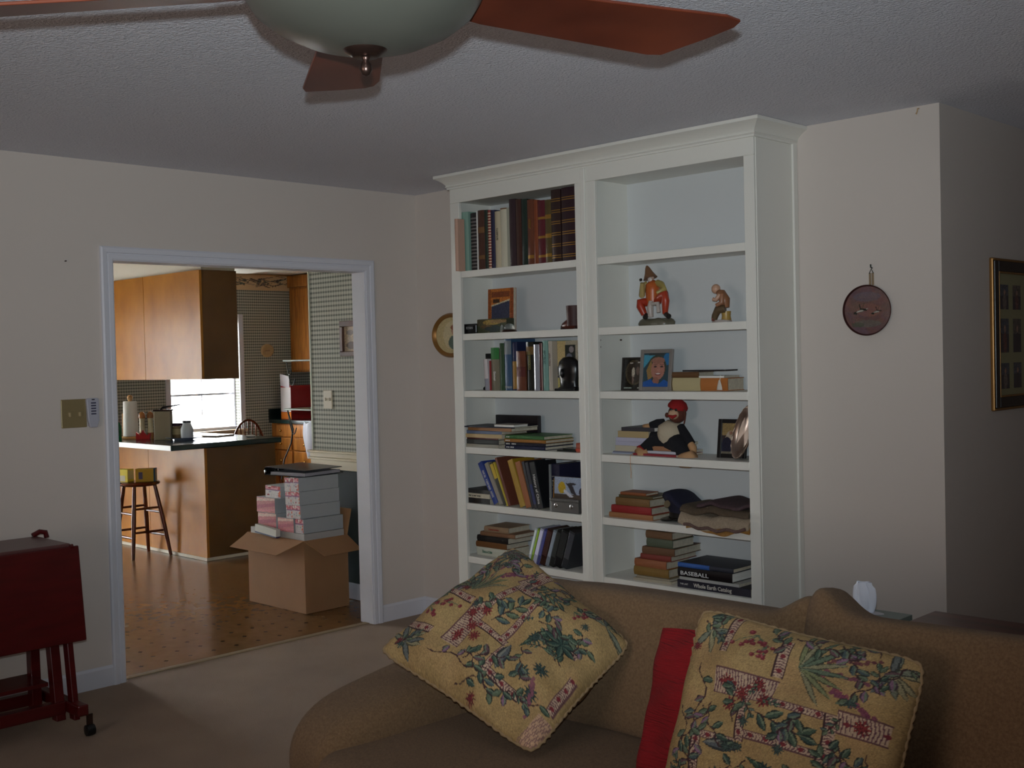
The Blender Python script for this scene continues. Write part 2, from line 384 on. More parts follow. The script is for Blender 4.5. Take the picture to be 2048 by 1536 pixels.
# kitchen window
g = sgroup('window_1', (XB, 1.8, .8))
wy0, wy1, wz0, wz1 = 1.40, 2.20, .80, 1.95
f = MB()
for a, b_ in (((XB - .12, wy0, wz0), (XB - .08, wy0 + .02, wz1)), ((XB - .12, wy1 - .02, wz0), (XB - .08, wy1, wz1)), ((XB - .12, wy0, wz0), (XB - .02, wy1, wz0 + .03)), ((XB - .12, wy0, wz1 - .04), (XB - .02, wy1, wz1))): f.box(a, b_)
f.build('window_frame', TRIM, g, bevel=.003)
MB().box((XB - .095, wy0 + .02, 1.165), (XB - .075, wy1 - .02, 1.185)).build('meeting_rail', TRIM, g)
MB().box((XB - .085, 1.795, wz0 + .03), (XB - .08, 1.803, wz1 - .04)).build('muntin', TRIM, g)
GLASS = mat('window_glass', (1, 1, 1), 0, trans=1.0, spec=.3)
GLASS.node_tree.nodes['Principled BSDF'].inputs['IOR'].default_value = 1.02
for za, zb in ((wz0 + .03, 1.165), (1.195, wz1 - .04)): MB().box((XB - .081, wy0 + .035, za), (XB - .078, wy1 - .035, zb)).build('pane', GLASS, g)
MB().box((XB - .02, wy0 - .05, wz0 - .025), (XB + .07, wy1 + .05, wz0)).build('sill', mat('sill_paint', rgb(206, 182, 150), .4), g, bevel=.006)
MB().box((XB, wy0 - .03, wz0 - .1), (XB + .015, wy1 + .03, wz0 - .025)).build('apron', mat('sill_paint'), g, bevel=.003)
for a, b_ in ((wy0 - .055, wy0), (wy1, wy1 + .055)): MB().box((XB, a, wz0), (XB + .018, b_, wz1 + .055)).build('window_casing', TRIM, g, bevel=.004)
for i in range(22):
    z = wz0 + .06 + i * .026
    MB().box((XB - .05, wy1 - .10, z), (XB - .026, wy1 - .036, z + .0025)).build('blind_slat', TRIM, g)
# glass patio door further along the same wall
g = sgroup('door_1', (XB, -1.75, 0))
f = MB()
for a, b_ in (((-2.55), (-2.47)), ((-1.79), (-1.71)), ((-1.03), (-.95))): f.box((XB - .12, a, .05), (XB - .05, b_, 2.0))
f.box((XB - .12, -2.55, 0), (XB - .03, -.95, .05)); f.box((XB - .12, -2.55, 1.93), (XB - .05, -.95, 2.0)); f.build('door_frame', TRIM, g)
for a, b_ in ((-2.47, -1.79), (-1.71, -1.03)): MB().box((XB - .09, a, .05), (XB - .085, b_, 1.93)).build('pane', GLASS, g)
struct('ground_outside', MB().box((-30, -30, -.25), (XB - .2, 30, -.15)), mat('pale_patio', rgb(200, 196, 186), .9))
# ------------------------------------------------------------------ built-in bookcase
yb, xl, xr = -.3254, .6535, 2.500
BC = thing('bookcase', 'tall white built-in bookcase with two bays and crown moulding', 'bookcase', ((xl + xr) / 2, -.16, 0))
ZS = [1.937, 1.612, 1.317, 1.024, .731, .453, .12]
MB().box((xl, yb + .02, 0), (.682, 0, 2.437)).build('side_panel', CASEP, BC)
MB().box((2.476, yb + .02, 0), (xr, 0, 2.437)).build('side_panel', CASEP, BC)
MB().box((1.545, yb + .02, 0), (1.62, -.04, 2.42)).build('divider', CASEP, BC)
MB().box((.682, -.055, 0), (1.545, -.03, 2.42)).build('back_panel', CASEB, BC); MB().box((1.62, -.055, 0), (2.476, -.03, 2.42)).build('back_panel', CASEB, BC)
MB().box((.682, yb + .02, 2.30), (2.476, -.055, 2.32)).build('top_panel', CASEP, BC)
for a, b_ in ((xl, .722), (1.520, 1.645), (2.450, xr)): MB().box((a, yb, 0), (b_, yb + .02, 2.293)).build('stile', CASEP, BC, bevel=.0025)
MB().box((xl, yb, 2.293), (xr, yb + .02, 2.437)).build('header_rail', CASEP, BC, bevel=.0025)
MB().box((xl, yb + .001, 0), (xr, yb + .019, .085)).build('base_rail', CASEP, BC)
MB().box((1.562, yb - .010, 0), (1.590, yb, 2.358)).build('center_batten', CASEP, BC, bevel=.004)
MB().box((xr, -.036, 0), (xr + .012, 0, 2.37)).build('wall_batten', CASEP, BC, bevel=.004)
MB().box((xr - .002, yb + .012, 0), (xr + .003, yb + .03, 2.37)).build('corner_bead', CASEP, BC, bevel=.002)
for z in ZS:
    for a, b_ in ((.722, 1.520), (1.645, 2.450)):
        sh = MB().box((a - .038, yb + .021, z - .026), (b_ + .024, -.056, z)); sh.box((a + .002, yb + .003, z - .034), (b_ - .002, yb + .021, z))
        sh.build('shelf', CASEP, BC, bevel=.0015)
prof = [(0, 2.366), (.010, 2.366), (.010, 2.374), (.017, 2.379), (.013, 2.386), (.022, 2.398), (.040, 2.413), (.052, 2.420), (.060, 2.424), (.060, 2.438), (0, 2.438)]
mb = MB(); n = len(prof)
for k in range(4):
    for o_, z in prof: mb.v.append([(xl - o_, 0, z), (xl - o_, yb - o_, z), (xr + o_, yb - o_, z), (xr + o_, 0, z)][k])
for k in range(3): mb.f += [(k * n + i, k * n + (i + 1) % n, (k + 1) * n + (i + 1) % n, (k + 1) * n + i) for i in range(n)]
mb.f += [tuple(range(n)), tuple(range(3 * n, 4 * n))]
mb.build('crown_moulding', CASEP, BC, smooth=35)
for y_, z in ((-.285, 1.555), (-.285, 1.523), (-.13, 1.555)): MB().lathe([(.004, 0), (.004, .008)], 8, Matrix.Translation((1.619, y_, z)) @ Matrix.Rotation(R(90), 4, 'Y')).build('shelf_pin', BRONZE, BC)

# ------------------------------------------------------------------ books
def bookM(kind, x0, z0, yf, t, h, rot=0, lean=0):
    """local: thickness X, depth Y (spine at y=0), height Z"""
    if kind == 'stand':
        return Matrix.Translation((x0, yf, z0)) @ Matrix.Rotation(lean, 4, 'Y') @ Matrix.Rotation(rot, 4, 'Z')
    F = Matrix(((0, 0, -1, h), (0, 1, 0, 0), (1, 0, 0, 0), (0, 0, 0, 1)))   # lie flat: height runs along X
    return Matrix.Translation((x0 + h / 2, yf, z0)) @ Matrix.Rotation(rot, 4, 'Z') @ Matrix.Translation((-h / 2, 0, 0)) @ F
def book(label, kind, x0, z0, yf, t, h, d, cm, rot=0, lean=0, soft=False, bands=(), bandm=None, title=None, tm=None, ts=None, tpos=.1, pages=None, group=None, edge=None, name='book', sx=1.0):
    M = bookM(kind, x0, z0, yf, t, h, rot, lean)
    base = M @ Vector((t / 2, d / 2, 0)) if kind == 'stand' else M @ Vector((0, d / 2, h / 2))
    B = thing(name, label, 'book', base, group)
    c = .0012 if soft else .0028; ov = 0 if soft else .003
    cov = MB(); cov.box((0, .003, 0), (c, d, h), M); cov.box((t - c, .003, 0), (t, d, h), M)
    if t > .012 and not soft:
        k = 6; P = [(t * i / k, -.0045 * math.sin(math.pi * i / k) + .002) for i in range(k + 1)] + [(t, .0045), (0, .0045)]
    else: P = [(0, 0), (t, 0), (t, .003), (0, .003)]
    cov.prism(P, 0, h, M)
    co = cov.build('cover', cm, B, bevel=.0006, seg=1)
    MB().box((c, .0031, ov), (t - c, d - ov, h - ov), M).build('pages', pages or PAGE, B)
    if edge: MB().box((t - .0001, .004, .004), (t + .0006, d - .004, h - .004), M).build('cover_print', edge, B)
    for bz, bt in bands:
        k = 6; o_ = .0006 if not (t > .012 and not soft) else .0006
        if t > .012 and not soft: P = [(t * i / k, -.0045 * math.sin(math.pi * i / k) + .002 - o_) for i in range(k + 1)] + [(t, .003), (0, .003)]
        else: P = [(0, -o_), (t, -o_), (t, .001), (0, .001)]
        MB().prism(P, bz * h, bz * h + bt, M).build('spine_band', bandm or GOLD, B)
    if title:
        yo = -.0036 if (t > .012 and not soft) else -.0005
        ts_ = ts or t * .6
        if kind == 'stand': P = M @ Vector((t * .5 + ts_ * .33 - ts_ * .33 * 2, yo, h * (1 - tpos))); U = M.to_3x3() @ Vector((0, 0, -1)); V = M.to_3x3() @ Vector((1, 0, 0))
        else: P = M @ Vector((t * .5 - ts_ * .33, yo, h * (1 - tpos))); U = M.to_3x3() @ Vector((0, 0, -1)); V = M.to_3x3() @ Vector((1, 0, 0))
        (scribble if title[0] == '~' else text)(title.lstrip('~'), ts_, tm or WHITE, B, P, U, V, 'spine_title', sx=sx)
    return B
def SB(label, x0, x1, zt, z0, cm, yf=-.29, d=.2, **kw): return book(label, 'stand', x0, z0, yf, x1 - x0 - .0006, zt - z0, d, cm, **kw)
def FB(label, x0, x1, z0, t, yf, d, cm, **kw): return book(label, 'flat', x0, z0, yf, t - .0003, x1 - x0, d, cm, **kw)
LEA = lambda r, g_, b__: mat('leather_%d_%d_%d' % (r, g_, b__), rgb(r, g_, b__), .32, noise=.2, nscale=30, bump=.2, bscale=200, bdist=.0008)
# top shelf, left bay: albums and old volumes standing in a row
z = ZS[0]; G1 = 'albums and volumes on the top left shelf'; zt = lambda q: min(q, 2.289)
SB('thin salmon pink book at the left end of the top shelf row', .724, .748, 2.205, z, cmat(196, 158, 138), -.362, .05, group=G1)
SB('pale mint green album beside the salmon book, top shelf', .700, .762, 2.245, z, cmat(136, 168, 154, .45), -.30, group=G1)
SB('black spiral-bound album next to the mint green album', .768, .813, 2.235, z, cmat(42, 38, 40, .3), bands=[(.05 + .06 * i, .008) for i in range(15)], bandm=cmat(110, 106, 104, .3), group=G1)
SB('very thin white booklet between spiral album and brown album', .814, .822, 2.241, z, WHITE, soft=True, group=G1)
SB('brown album with faded gold patches, top shelf', .823, .871, 2.243, z, LEA(84, 52, 40), bands=[(.18, .02), (.62, .03)], bandm=cmat(120, 84, 50, .5), group=G1)
SB('dark bottle-green album right of the brown gold-patched album', .872, .896, 2.241, z, LEA(36, 52, 42), group=G1)
SB('album with red and cream chequered spine strip', .897, .918, 2.238, z, cmat(140, 60, 54), bands=[(.02 + .048 * i, .006) for i in range(20)], bandm=cmat(214, 190, 160), group=G1)
SB('navy blue album after the chequered one on the top shelf', .919, .947, 2.235, z, cmat(36, 36, 66), group=G1)
SB('cream book with small dark vertical spine lettering, top shelf', .948, .987, 2.225, z, cmat(196, 182, 154), title='~MEMORIES', tm=cmat(70, 60, 50), ts=.016, tpos=.3, group=G1)
SB('taller ivory book with brown top edge, top shelf', .988, 1.033, 2.238, z, cmat(206, 200, 178, .4), bands=[(.975, .006)], bandm=cmat(120, 84, 60), group=G1)
SB('large dark plum album standing by the gap on the top shelf', 1.051, 1.093, 2.275, z, LEA(58, 40, 46), d=.22, group=G1)
SB('shiny dark brown album beside the plum album', 1.096, 1.134, 2.269, z, mat('gloss_brown', rgb(70, 44, 36), .15), d=.22, group=G1)
SB('dark forest green album left of the reddish brown volumes', 1.136, 1.175, 2.265, z, LEA(30, 48, 40), d=.22, group=G1)
SB('reddish brown volume with worn gold lettering on its spine', 1.176, 1.216, 2.258, z, LEA(110, 60, 38), d=.22, title='~ALBUM', tm=GOLD, ts=.02, tpos=.3, bands=[(.1, .016)], group=G1)
SB('rust-coloured thin volume on the top shelf', 1.217, 1.246, 2.252, z, LEA(134, 66, 34), d=.22, group=G1)
SB('maroon leather volume with two gold spine bands', 1.247, 1.294, 2.246, z, LEA(96, 30, 40), d=.22, bands=[(.1, .012), (.40, .012), (.70, .012)], group=G1)
SB('olive brown volume with broad gold stripes, beside the tall pair', 1.295, 1.335, 2.244, z, LEA(92, 76, 40), d=.22, bands=[(.1, .016), (.40, .02), (.70, .02)], group=G1)
SB('left of two very tall dark brown volumes with gold double bands', 1.336, 1.396, 2.287, z, LEA(52, 32, 30), d=.22, bands=[(.06 + .155 * i + s_, .004) for i in range(6) for s_ in (0, .03)], group=G1)
SB('right of two very tall dark plum volumes with gold double bands', 1.404, 1.490, 2.289, z, LEA(46, 22, 32), d=.22, bands=[(.06 + .155 * i + s_, .004) for i in range(6) for s_ in (0, .03)], group=G1)
# second shelf, left bay: keepsakes
z = ZS[1]
t_ = thing('name_plaque', 'small black plaque with grey lettering on second shelf', 'plaque', (.742, -.27, z))
MB().box((.690, -.293, z), (.796, -.255, z + .052)).build('block', BLACK, t_, bevel=.008, seg=3); text('RYAN', .019, cmat(170, 170, 170), t_, (.722, -.2935, z + .024), (1, 0, 0), (0, 0, 1))
cv = Cv(60, 30, (60, 66, 44)); cv.rect(0, .55, .35, 1, (74, 70, 48)); cv.ell(.5, .75, .3, .2, (150, 124, 60)); cv.ell(.75, .8, .3, .12, (140, 112, 70)); cv.ell(.55, .3, .25, .25, (36, 50, 52)); cv.ell(.3, .45, .2, .12, (92, 72, 44)); cv.ell(.45, .3, .2, .15, (30, 44, 48)); cv.rect(.36, 0, .42, .12, (110, 100, 70)); cv.grain(.15)
t_ = thing('painted_box', 'green tin box painted with a landscape on second shelf', 'box', (.905, -.26, z))
MB().box((.797, -.285, z), (1.012, -.23, z + .072)).build('body', cmat(52, 56, 38), t_, bevel=.003); panel('painted_front', cv, (.798, -.2857, z + .001), (.213, 0, 0), (0, 0, .070), t_)
cv = Cv(48, 72, (190, 112, 46)); cv.rect(0, .0, .12, 1, (150, 80, 36)); cv.rect(.88, 0, 1, 1, (146, 74, 34)); cv.poly([(.14, .05), (.86, .05), (.86, .72), (.14, .60)], (58, 62, 84)); cv.poly([(.14, .60), (.86, .72), (.86, .75), (.14, .63)], (200, 190, 160))
cv.rect(.15, .80, .85, .93, (128, 66, 34)); cv.rect(.2, .68, .45, .76, (70, 46, 28)); cv.ell(.3, .15, .07, .08, (150, 110, 110)); cv.ell(.7, .12, .08, .08, (150, 90, 80)); cv.grain(.12)
t_ = thing('paperback', 'orange paperback with blue cover picture facing out on second shelf', 'book', (.95, -.2, z))
Mb = Matrix.Translation((.795, -.205, z)) @ Matrix.Rotation(R(-2), 4, 'X')
MB().box((0, 0, 0), (.185, .018, .228), Mb).build('pages', PAGE, t_)
for y_ in (-.001, .0185): MB().box((0, y_ - .0006, 0), (.186, y_ + .0006, .23), Mb).build('cover', cmat(168, 94, 40), t_)
panel('cover_print', cv, Mb @ Vector((.001, -.0022, .001)), Mb.to_3x3() @ Vector((.184, 0, 0)), Mb.to_3x3() @ Vector((0, 0, .228)), t_)
t_ = thing('paperweight', 'small glass dome paperweight on dark base before orange paperback', 'paperweight', (1.035, -.29, z))
MB().lathe([(.040, 0), (.036, .010), (.032, .013)], 24, Matrix.Translation((1.03, -.285, z))).build('base', BRONZE, t_, smooth=40)
MB().ell((1.03, -.285, z + .022), (.027, .027, .022)).build('dome', mat('clear_glass', (.9, .95, .93), .02, trans=.85), t_, smooth=180)
MB().lathe([(.009, 0), (.010, .012), (.008, .03), (.004, .036), (.0001, .04)], 16, Matrix.Translation((.985, -.292, z))).build('stopper', mat('clear_glass'), t_, smooth=60)
t_ = thing('boot_figurine', 'brown ceramic cowboy boot at the right of second shelf', 'figurine', (1.43, -.27, z))
def boot(u, v):
    P = [(.0, .020), (.012, .021), (.03, .022), (.05, .024), (.08, .026), (.112, .028)]
    return None
mb = MB(); mb.lathe([(.036, .016), (.036, .05), (.038, .09), (.039, .113), (.034, .113), (.032, .08)], 20, Matrix.Translation((1.458, -.275, z))); mb.build('shaft', cmat(60, 30, 28, .6), t_, smooth=60)
MB().tube([(1.475, -.275, z + .022), (1.45, -.275, z + .026), (1.42, -.276, z + .022), (1.395, -.278, z + .016), (1.378, -.279, z + .012)], [.022, .030, .026, .018, .006], 14).build('foot', LEA(92, 44, 34), t_, smooth=60)
MB().box((1.463, -.29, z), (1.482, -.258, z + .014)).build('heel', LEA(52, 26, 24), t_); MB().tube([(1.455, -.275, z + .004), (1.40, -.277, z + .003), (1.376, -.279, z + .004)], [.016, .018, .006], 10).build('sole', LEA(40, 22, 20), t_, smooth=60)
# third shelf, left bay
z = ZS[2]; G3 = 'books standing on the third left shelf'; yf = -.27
t_ = thing('bookend', 'black stepped bookend at the left of the third shelf', 'bookend', (.81, -.2, z))
MB().prism([(.772, 0), (.842, 0), (.842, .19), (.795, .19), (.795, .13), (.785, .12), (.785, .02), (.772, .012)], 0, .10, Matrix(((1, 0, 0, 0), (0, 0, 1, -.23), (0, 1, 0, z), (0, 0, 0, 1)))).build('upright', BLACK, t_, bevel=.002)
MB().box((.845, -.23, z), (.93, -.13, z + .002)).build('foot_plate', BLACK, t_)
SB('thin white book with red stripe leaning on the black bookend', .844, .872, 1.478, z, cmat(208, 200, 200), -.285, .16, lean=R(-4), bands=[(.0, .06)], bandm=cmat(150, 150, 160), group=G3)
SB('slim crimson book beside the white red-striped book', .873, .880, 1.47, z, cmat(150, 36, 40), -.28, .16, group=G3)
SB('taupe book with bright green cap and white title', .881, .940, 1.532, z, cmat(122, 116, 96), -.275, .17, bands=[(.74, .06)], bandm=cmat(46, 122, 58), title='~Green', tm=WHITE, ts=.02, tpos=.55, group=G3)
SB('plain dark green hardback on the third shelf', .941, .973, 1.558, z, cmat(44, 72, 44), -.272, .17, group=G3)
SB('tall blue book with pale mottled top on the third shelf', .974, 1.023, 1.578, z, cmat(54, 84, 116, .4), -.27, .18, bands=[(.70, .07), (.04, .012)], bandm=cmat(120, 130, 136), group=G3)
SB('navy and gold book right of the tall blue book', 1.024, 1.059, 1.562, z, cmat(30, 38, 74), -.265, .18, bands=[(.03, .14)], bandm=cmat(150, 112, 44), group=G3)
SB('squat reddish brown leather book on the third shelf', 1.062, 1.124, 1.515, z, LEA(112, 62, 40), -.275, .16, bands=[(.58, .004), (.35, .05)], bandm=cmat(92, 40, 36), group=G3)
SB('black book with olive lettering on the third shelf', 1.126, 1.176, 1.559, z, cmat(30, 32, 26, .3), -.268, .18, title='~HISTORY', tm=cmat(120, 116, 60), ts=.026, tpos=.2, bands=[(.74, .04)], bandm=cmat(110, 84, 40), group=G3)
SB('glossy silver-grey book catching light on the third shelf', 1.178, 1.214, 1.546, z, mat('gloss_silver', rgb(150, 150, 158), .12), -.27, .17, group=G3)
SB('narrow maroon book beside the glossy silver one', 1.215, 1.236, 1.552, z, mat('gloss_maroon', rgb(74, 28, 34), .15), -.27, .17, group=G3)
SB('pale teal book on the third shelf', 1.238, 1.272, 1.563, z, cmat(118, 158, 148), -.268, .18, title='~GARDENS', tm=cmat(70, 110, 104), ts=.02, tpos=.2, group=G3)
SB('greyish white book with small dark lettering beside the teal book', 1.274, 1.300, 1.56, z, cmat(176, 166, 152), -.266, .18, title='~COLLECTED', tm=cmat(80, 60, 60), ts=.014, tpos=.25, group=G3)
cv = Cv(50, 70, (196, 172, 120)); cv.rect(.3, .4, 1, 1, (170, 160, 138)); cv.rect(.0, .0, 1, .45, (196, 180, 110)); cv.rect(0, .26, 1, .48, (40, 44, 78)); cv.rect(0, .36, .2, .37, (190, 170, 110)); cv.rect(0, .3, .2, .31, (190, 170, 110)); cv.rect(.28, .6, .64, .92, (40, 44, 40)); cv.ell(.5, .82, .08, .07, (140, 130, 130)); cv.ell(.42, .68, .1, .06, (110, 112, 124)); cv.line((.7, .75), (.95, .73), .008, (110, 100, 90)); cv.line((.72, .68), (.95, .66), .008, (110, 100, 90)); cv.grain(.05)
t_ = thing('picture_book', 'cream picture book with portrait and blue band facing out', 'book', (1.39, -.2, z))
MB().box((1.302, -.225, z), (1.486, -.20, z + .24)).build('pages', PAGE, t_); MB().box((1.301, -.228, z), (1.487, -.2255, z + .242)).build('cover', cmat(190, 168, 118), t_); MB().box((1.301, -.1995, z), (1.487, -.197, z + .242)).build('cover', cmat(190, 168, 118), t_)
panel('cover_print', cv, (1.302, -.2292, z + .001), (.184, 0, 0), (0, 0, .24), t_)
t_ = thing('bust_bookend', 'black domed bust bookend in front of the cream picture book', 'bookend', (1.41, -.26, z))
MB().lathe([(.070, 0), (.070, .012), (.055, .02), (.055, .05), (.064, .08), (.066, .11), (.058, .14), (.036, .160), (.0001, .166)], 24, Matrix.Translation((1.405, -.262, z)) @ Matrix.Diagonal((1, .5, 1, 1))).build('bust', mat('black_cast', rgb(12, 12, 14), .3), t_, smooth=50)
MB().ell((1.39, -.296, z + .085), (.010, .012, .022)).build('nose', mat('black_cast'), t_, smooth=180); MB().box((1.34, -.30, z), (1.47, -.22, z + .012)).build('plinth', mat('black_cast'), t_, bevel=.003)
# fourth shelf, left bay: two flat stacks
z = ZS[3]; G4 = 'books lying in stacks on the fourth left shelf'
L4 = [('grey paperback at the bottom of the left stack, fourth shelf', .017, .700, .965, cmat(150, 146, 132), {}), ('charcoal green book second from bottom of left stack, fourth shelf', .024, .698, .955, cmat(44, 48, 44), {}), ('thin maroon book in the left stack on the fourth shelf', .009, .706, .950, cmat(86, 40, 36), {}),
      ('tan book with cream pages in the left stack, fourth shelf', .020, .694, .985, cmat(190, 164, 118), {}), ('blue paperback with small red mark, left stack, fourth shelf', .016, .698, .98, cmat(92, 106, 132), {}), ('brownish orange book near the top of left stack, fourth shelf', .017, .72, 1.05, cmat(150, 104, 60), {}), ('thin dark folder on top of the left stack, fourth shelf', .007, .70, 1.07, cmat(40, 44, 58), {})]
zz = z
for i, (lb, t, a, b_, cm, kw) in enumerate(L4): FB(lb, a, b_, zz, t, -.315 + .006 * (i % 3), .20, cm, rot=R([0, 1, -1, .5, 0, -2, 3][i]), soft=True, group=G4); zz += t
t_ = thing('card_box', 'small white card box on top of the left book stack, fourth shelf', 'box', (1.0, -.27, zz))
MB().box((.93, -.31, zz), (1.07, -.21, zz + .010)).build('body', WHITE, t_, bevel=.001); MB().box((.928, -.312, zz + .010), (1.072, -.208, zz + .013)).build('lid', cmat(150, 140, 130), t_, bevel=.001)
one('black_album', MB().box((.752, -.125, z), (1.062, -.10, z + .158)), cmat(26, 20, 26, .4), 'black album standing upright behind the left stack, fourth shelf', 'album', bevel=.003)
L4 = [('navy book with white lettering at bottom of right stack, fourth shelf', .018, .995, 1.270, cmat(26, 30, 62), '~FIELD GUIDE'), ('dark blue book second in the right stack, fourth shelf', .016, .995, 1.272, cmat(34, 34, 48), '~NATURE   LIBRARY'), ('amber brown book third in the right stack, fourth shelf', .017, .99, 1.275, cmat(158, 108, 46), '~ANIMALS'), ('green-spined book on top of right stack, fourth shelf', .019, .995, 1.265, cmat(66, 112, 62), '~BIRDS')]
zz = z
for i, (lb, t, a, b_, cm, tx) in enumerate(L4): FB(lb, a, b_, zz, t, -.30, .21, cm, rot=R([0, .5, 0, -1][i]), title=tx, ts=t * .55, tpos=.04, group=G4); zz += t
one('leaflet', MB().box((1.34, -.29, z), (1.46, -.16, z + .007)).box((1.36, -.27, z + .007), (1.45, -.18, z + .012)), cmat(36, 40, 36, .2), 'dark glossy leaflets right of the green-topped stack', 'leaflet')
t_ = thing('candle_box', 'small orange-red box at the right end of the fourth shelf', 'box', (1.49, -.28, z)); MB().box((1.472, -.30, z), (1.512, -.25, z + .045)).build('body', cmat(150, 70, 46), t_, bevel=.002); MB().box((1.471, -.301, z + .008), (1.513, -.2495, z + .018)).build('band', cmat(190, 70, 40), t_); MB().lathe([(.006, .045), (.006, .062)], 10, Matrix.Translation((1.50, -.28, z))).build('neck', BLACK, t_)
# fifth shelf, left bay: leaning row
z = ZS[4]; G5 = 'books on the fifth left shelf'; zz = z
for lb, t, cm, tx, tm in [('black book with red edge at bottom of small stack, fifth shelf', .028, cmat(30, 26, 26), None, None), ('white book with black lettering in small stack, fifth shelf', .024, cmat(196, 188, 166), '~Wrong Side of the Street', cmat(30, 28, 26)), ('black paperback on top of the small stack, fifth shelf', .020, cmat(28, 28, 32), None, None)]:
    FB(lb, .690, .878, zz, t, -.305, .17, cm, title=tx, tm=tm, ts=t * .5, tpos=.03, soft=True, sx=.8, group=G5); zz += t
th = R(-29)
def LB(label, xb, t, ln, cm, lean=th, yf=-.30, d=.16, **kw): return book(label, 'stand', xb, z + math.sin(-lean) * 0 + .0, yf, t, ln, d, cm, lean=lean, group=G5, **kw)
LB('bright blue paperback with white lettering leaning left, fifth shelf', .905, .031, .236, cmat(34, 60, 140), R(-29), title='~WORLD ALMANAC BOOK', ts=.017, tpos=.2, soft=True)
LB('leaning taupe paperback right of the bright blue one', .945, .026, .232, cmat(140, 132, 118), R(-27), soft=True)
LB('leaning dark green book with yellow top, fifth shelf', .976, .022, .235, cmat(40, 40, 30), R(-25), soft=True, bands=[(.62, .08)], bandm=cmat(200, 170, 30))
LB('narrow yellow-green paperback leaning beside the brown folder', .995, .010, .235, cmat(190, 168, 36), R(-23), soft=True)
LB('large reddish brown folder leaning beside the yellow-green paperback', 1.009, .014, .258, cmat(112, 62, 46), R(-21), d=.20, soft=True)
LB('mustard yellow book leaning in the middle of the fifth shelf', 1.092, .036, .246, cmat(170, 134, 28), R(-20), soft=True)
LB('brown-orange book leaning against the mustard yellow one', 1.133, .036, .236, cmat(156, 92, 42), R(-18), soft=True)
LB('thin black book leaning right of the brown-orange book', 1.172, .016, .24, cmat(34, 32, 36), R(-16), soft=True)
LB('black paperback with navy lower half leaning on the fifth shelf', 1.191, .018, .235, cmat(40, 38, 46), R(-15), soft=True, bands=[(.1, .1)], bandm=cmat(30, 40, 90))
LB('black book with white title leaning left of the navy volume', 1.213, .034, .235, cmat(20, 22, 26), R(-13), title='History of China', ts=.022, tpos=.26, soft=True)
one('mailer', MB().prism([(0, 0), (.07, 0), (.07, .17), (0, .17)], 0, .006, Matrix.Translation((1.235, -.20, z)) @ Matrix.Rotation(R(-6), 4, 'Y') @ Matrix.Rotation(R(90), 4, 'X')), cmat(112, 92, 122), 'mauve printed card behind the black titled book, fifth shelf', 'card')
SB('slim grey upright booklet beside the navy volume', 1.268, 1.278, .955, z, cmat(128, 132, 132), -.275, .2, soft=True, group=G5)
SB('navy volume with silver spine bands standing upright, fifth shelf', 1.28, 1.333, .958, z, cmat(22, 24, 54), -.27, .18, bands=[(.45, .006), (.52, .02), (.62, .006), (.72, .006)], bandm=STEEL, group=G5)
cv = Cv(60, 44, (150, 162, 184)); cv.rect(0, 0, 1, .3, (74, 62, 50)); cv.ell(.27, .55, .13, .24, (190, 158, 20)); cv.poly([(.35, .5), (.7, .2), (.55, .18), (.33, .4)], (200, 200, 210)); cv.poly([(.4, .75), (.62, .7), (.72, .45), (.8, .25), (.6, .35), (.5, .6)], (42, 34, 44)); cv.ell(.62, .72, .14, .05, (50, 44, 50)); cv.ell(.95, .4, .08, .2, (50, 46, 56)); cv.grain(.06)
t_ = thing('postcard_frame', 'gold-edged picture of a bird and yellow disc, fifth shelf', 'picture', (1.40, -.28, z))
Mf = Matrix.Translation((1.308, -.285, z)) @ Matrix.Rotation(R(-3), 4, 'X')
MB().box((-.004, -.004, 0), (0, .006, .158), Mf).build('frame_edge', GOLD, t_); MB().box((0, -.001, .05), (.185, .004, .17), Mf).build('backing', cmat(60, 50, 44), t_)
panel('picture_print', cv, Mf @ Vector((.002, -.0022, .052)), Mf.to_3x3() @ Vector((.182, 0, 0)), Mf.to_3x3() @ Vector((0, 0, .116)), t_)
t_ = thing('metal_box', 'dull silver keepsake box at the right of the fifth shelf', 'box', (1.40, -.29, z))
MB().box((1.316, -.318, z), (1.494, -.292, z + .052)).build('body', mat('pewter', rgb(120, 118, 116), .35, metal=.6), t_, bevel=.003); MB().box((1.312, -.321, z + .052), (1.498, -.290, z + .066)).build('lid', mat('pewter'), t_, bevel=.004)
for x_ in (1.35, 1.45): MB().ell((x_, -.318, z + .033), (.012, .004, .012)).build('ornament', STEEL, t_, smooth=180)
# sixth shelf, left bay
z = ZS[5]; G6 = 'books and cases on the sixth left shelf'; zz = z
for i, (lb, t, a, b_, cm, tx, tm) in enumerate([('white paperback with green lettering at bottom of stack, sixth shelf', .042, .722, .945, cmat(206, 206, 190), '~Readers', cmat(50, 120, 90)), ('orange-brown and black book in the sixth shelf stack', .030, .718, .94, cmat(120, 78, 40), None, None), ('thick black hardback in the sixth shelf stack', .032, .722, .955, cmat(28, 24, 24), None, None), ('thin worn brown book below the tan one, sixth shelf', .022, .755, 1.0, cmat(134, 96, 68), None, None), ('tan book with red label on top of the sixth shelf stack', .030, .785, .955, cmat(160, 132, 104), '~Dictionary', cmat(160, 50, 40))]):
    FB(lb, a, b_, zz, t, -.255, .17, cm, rot=R([0, 1, -1.5, 2, 3][i]), title=tx, tm=tm, ts=t * .5, tpos=.2, group=G6); zz += t
xb = 1.13
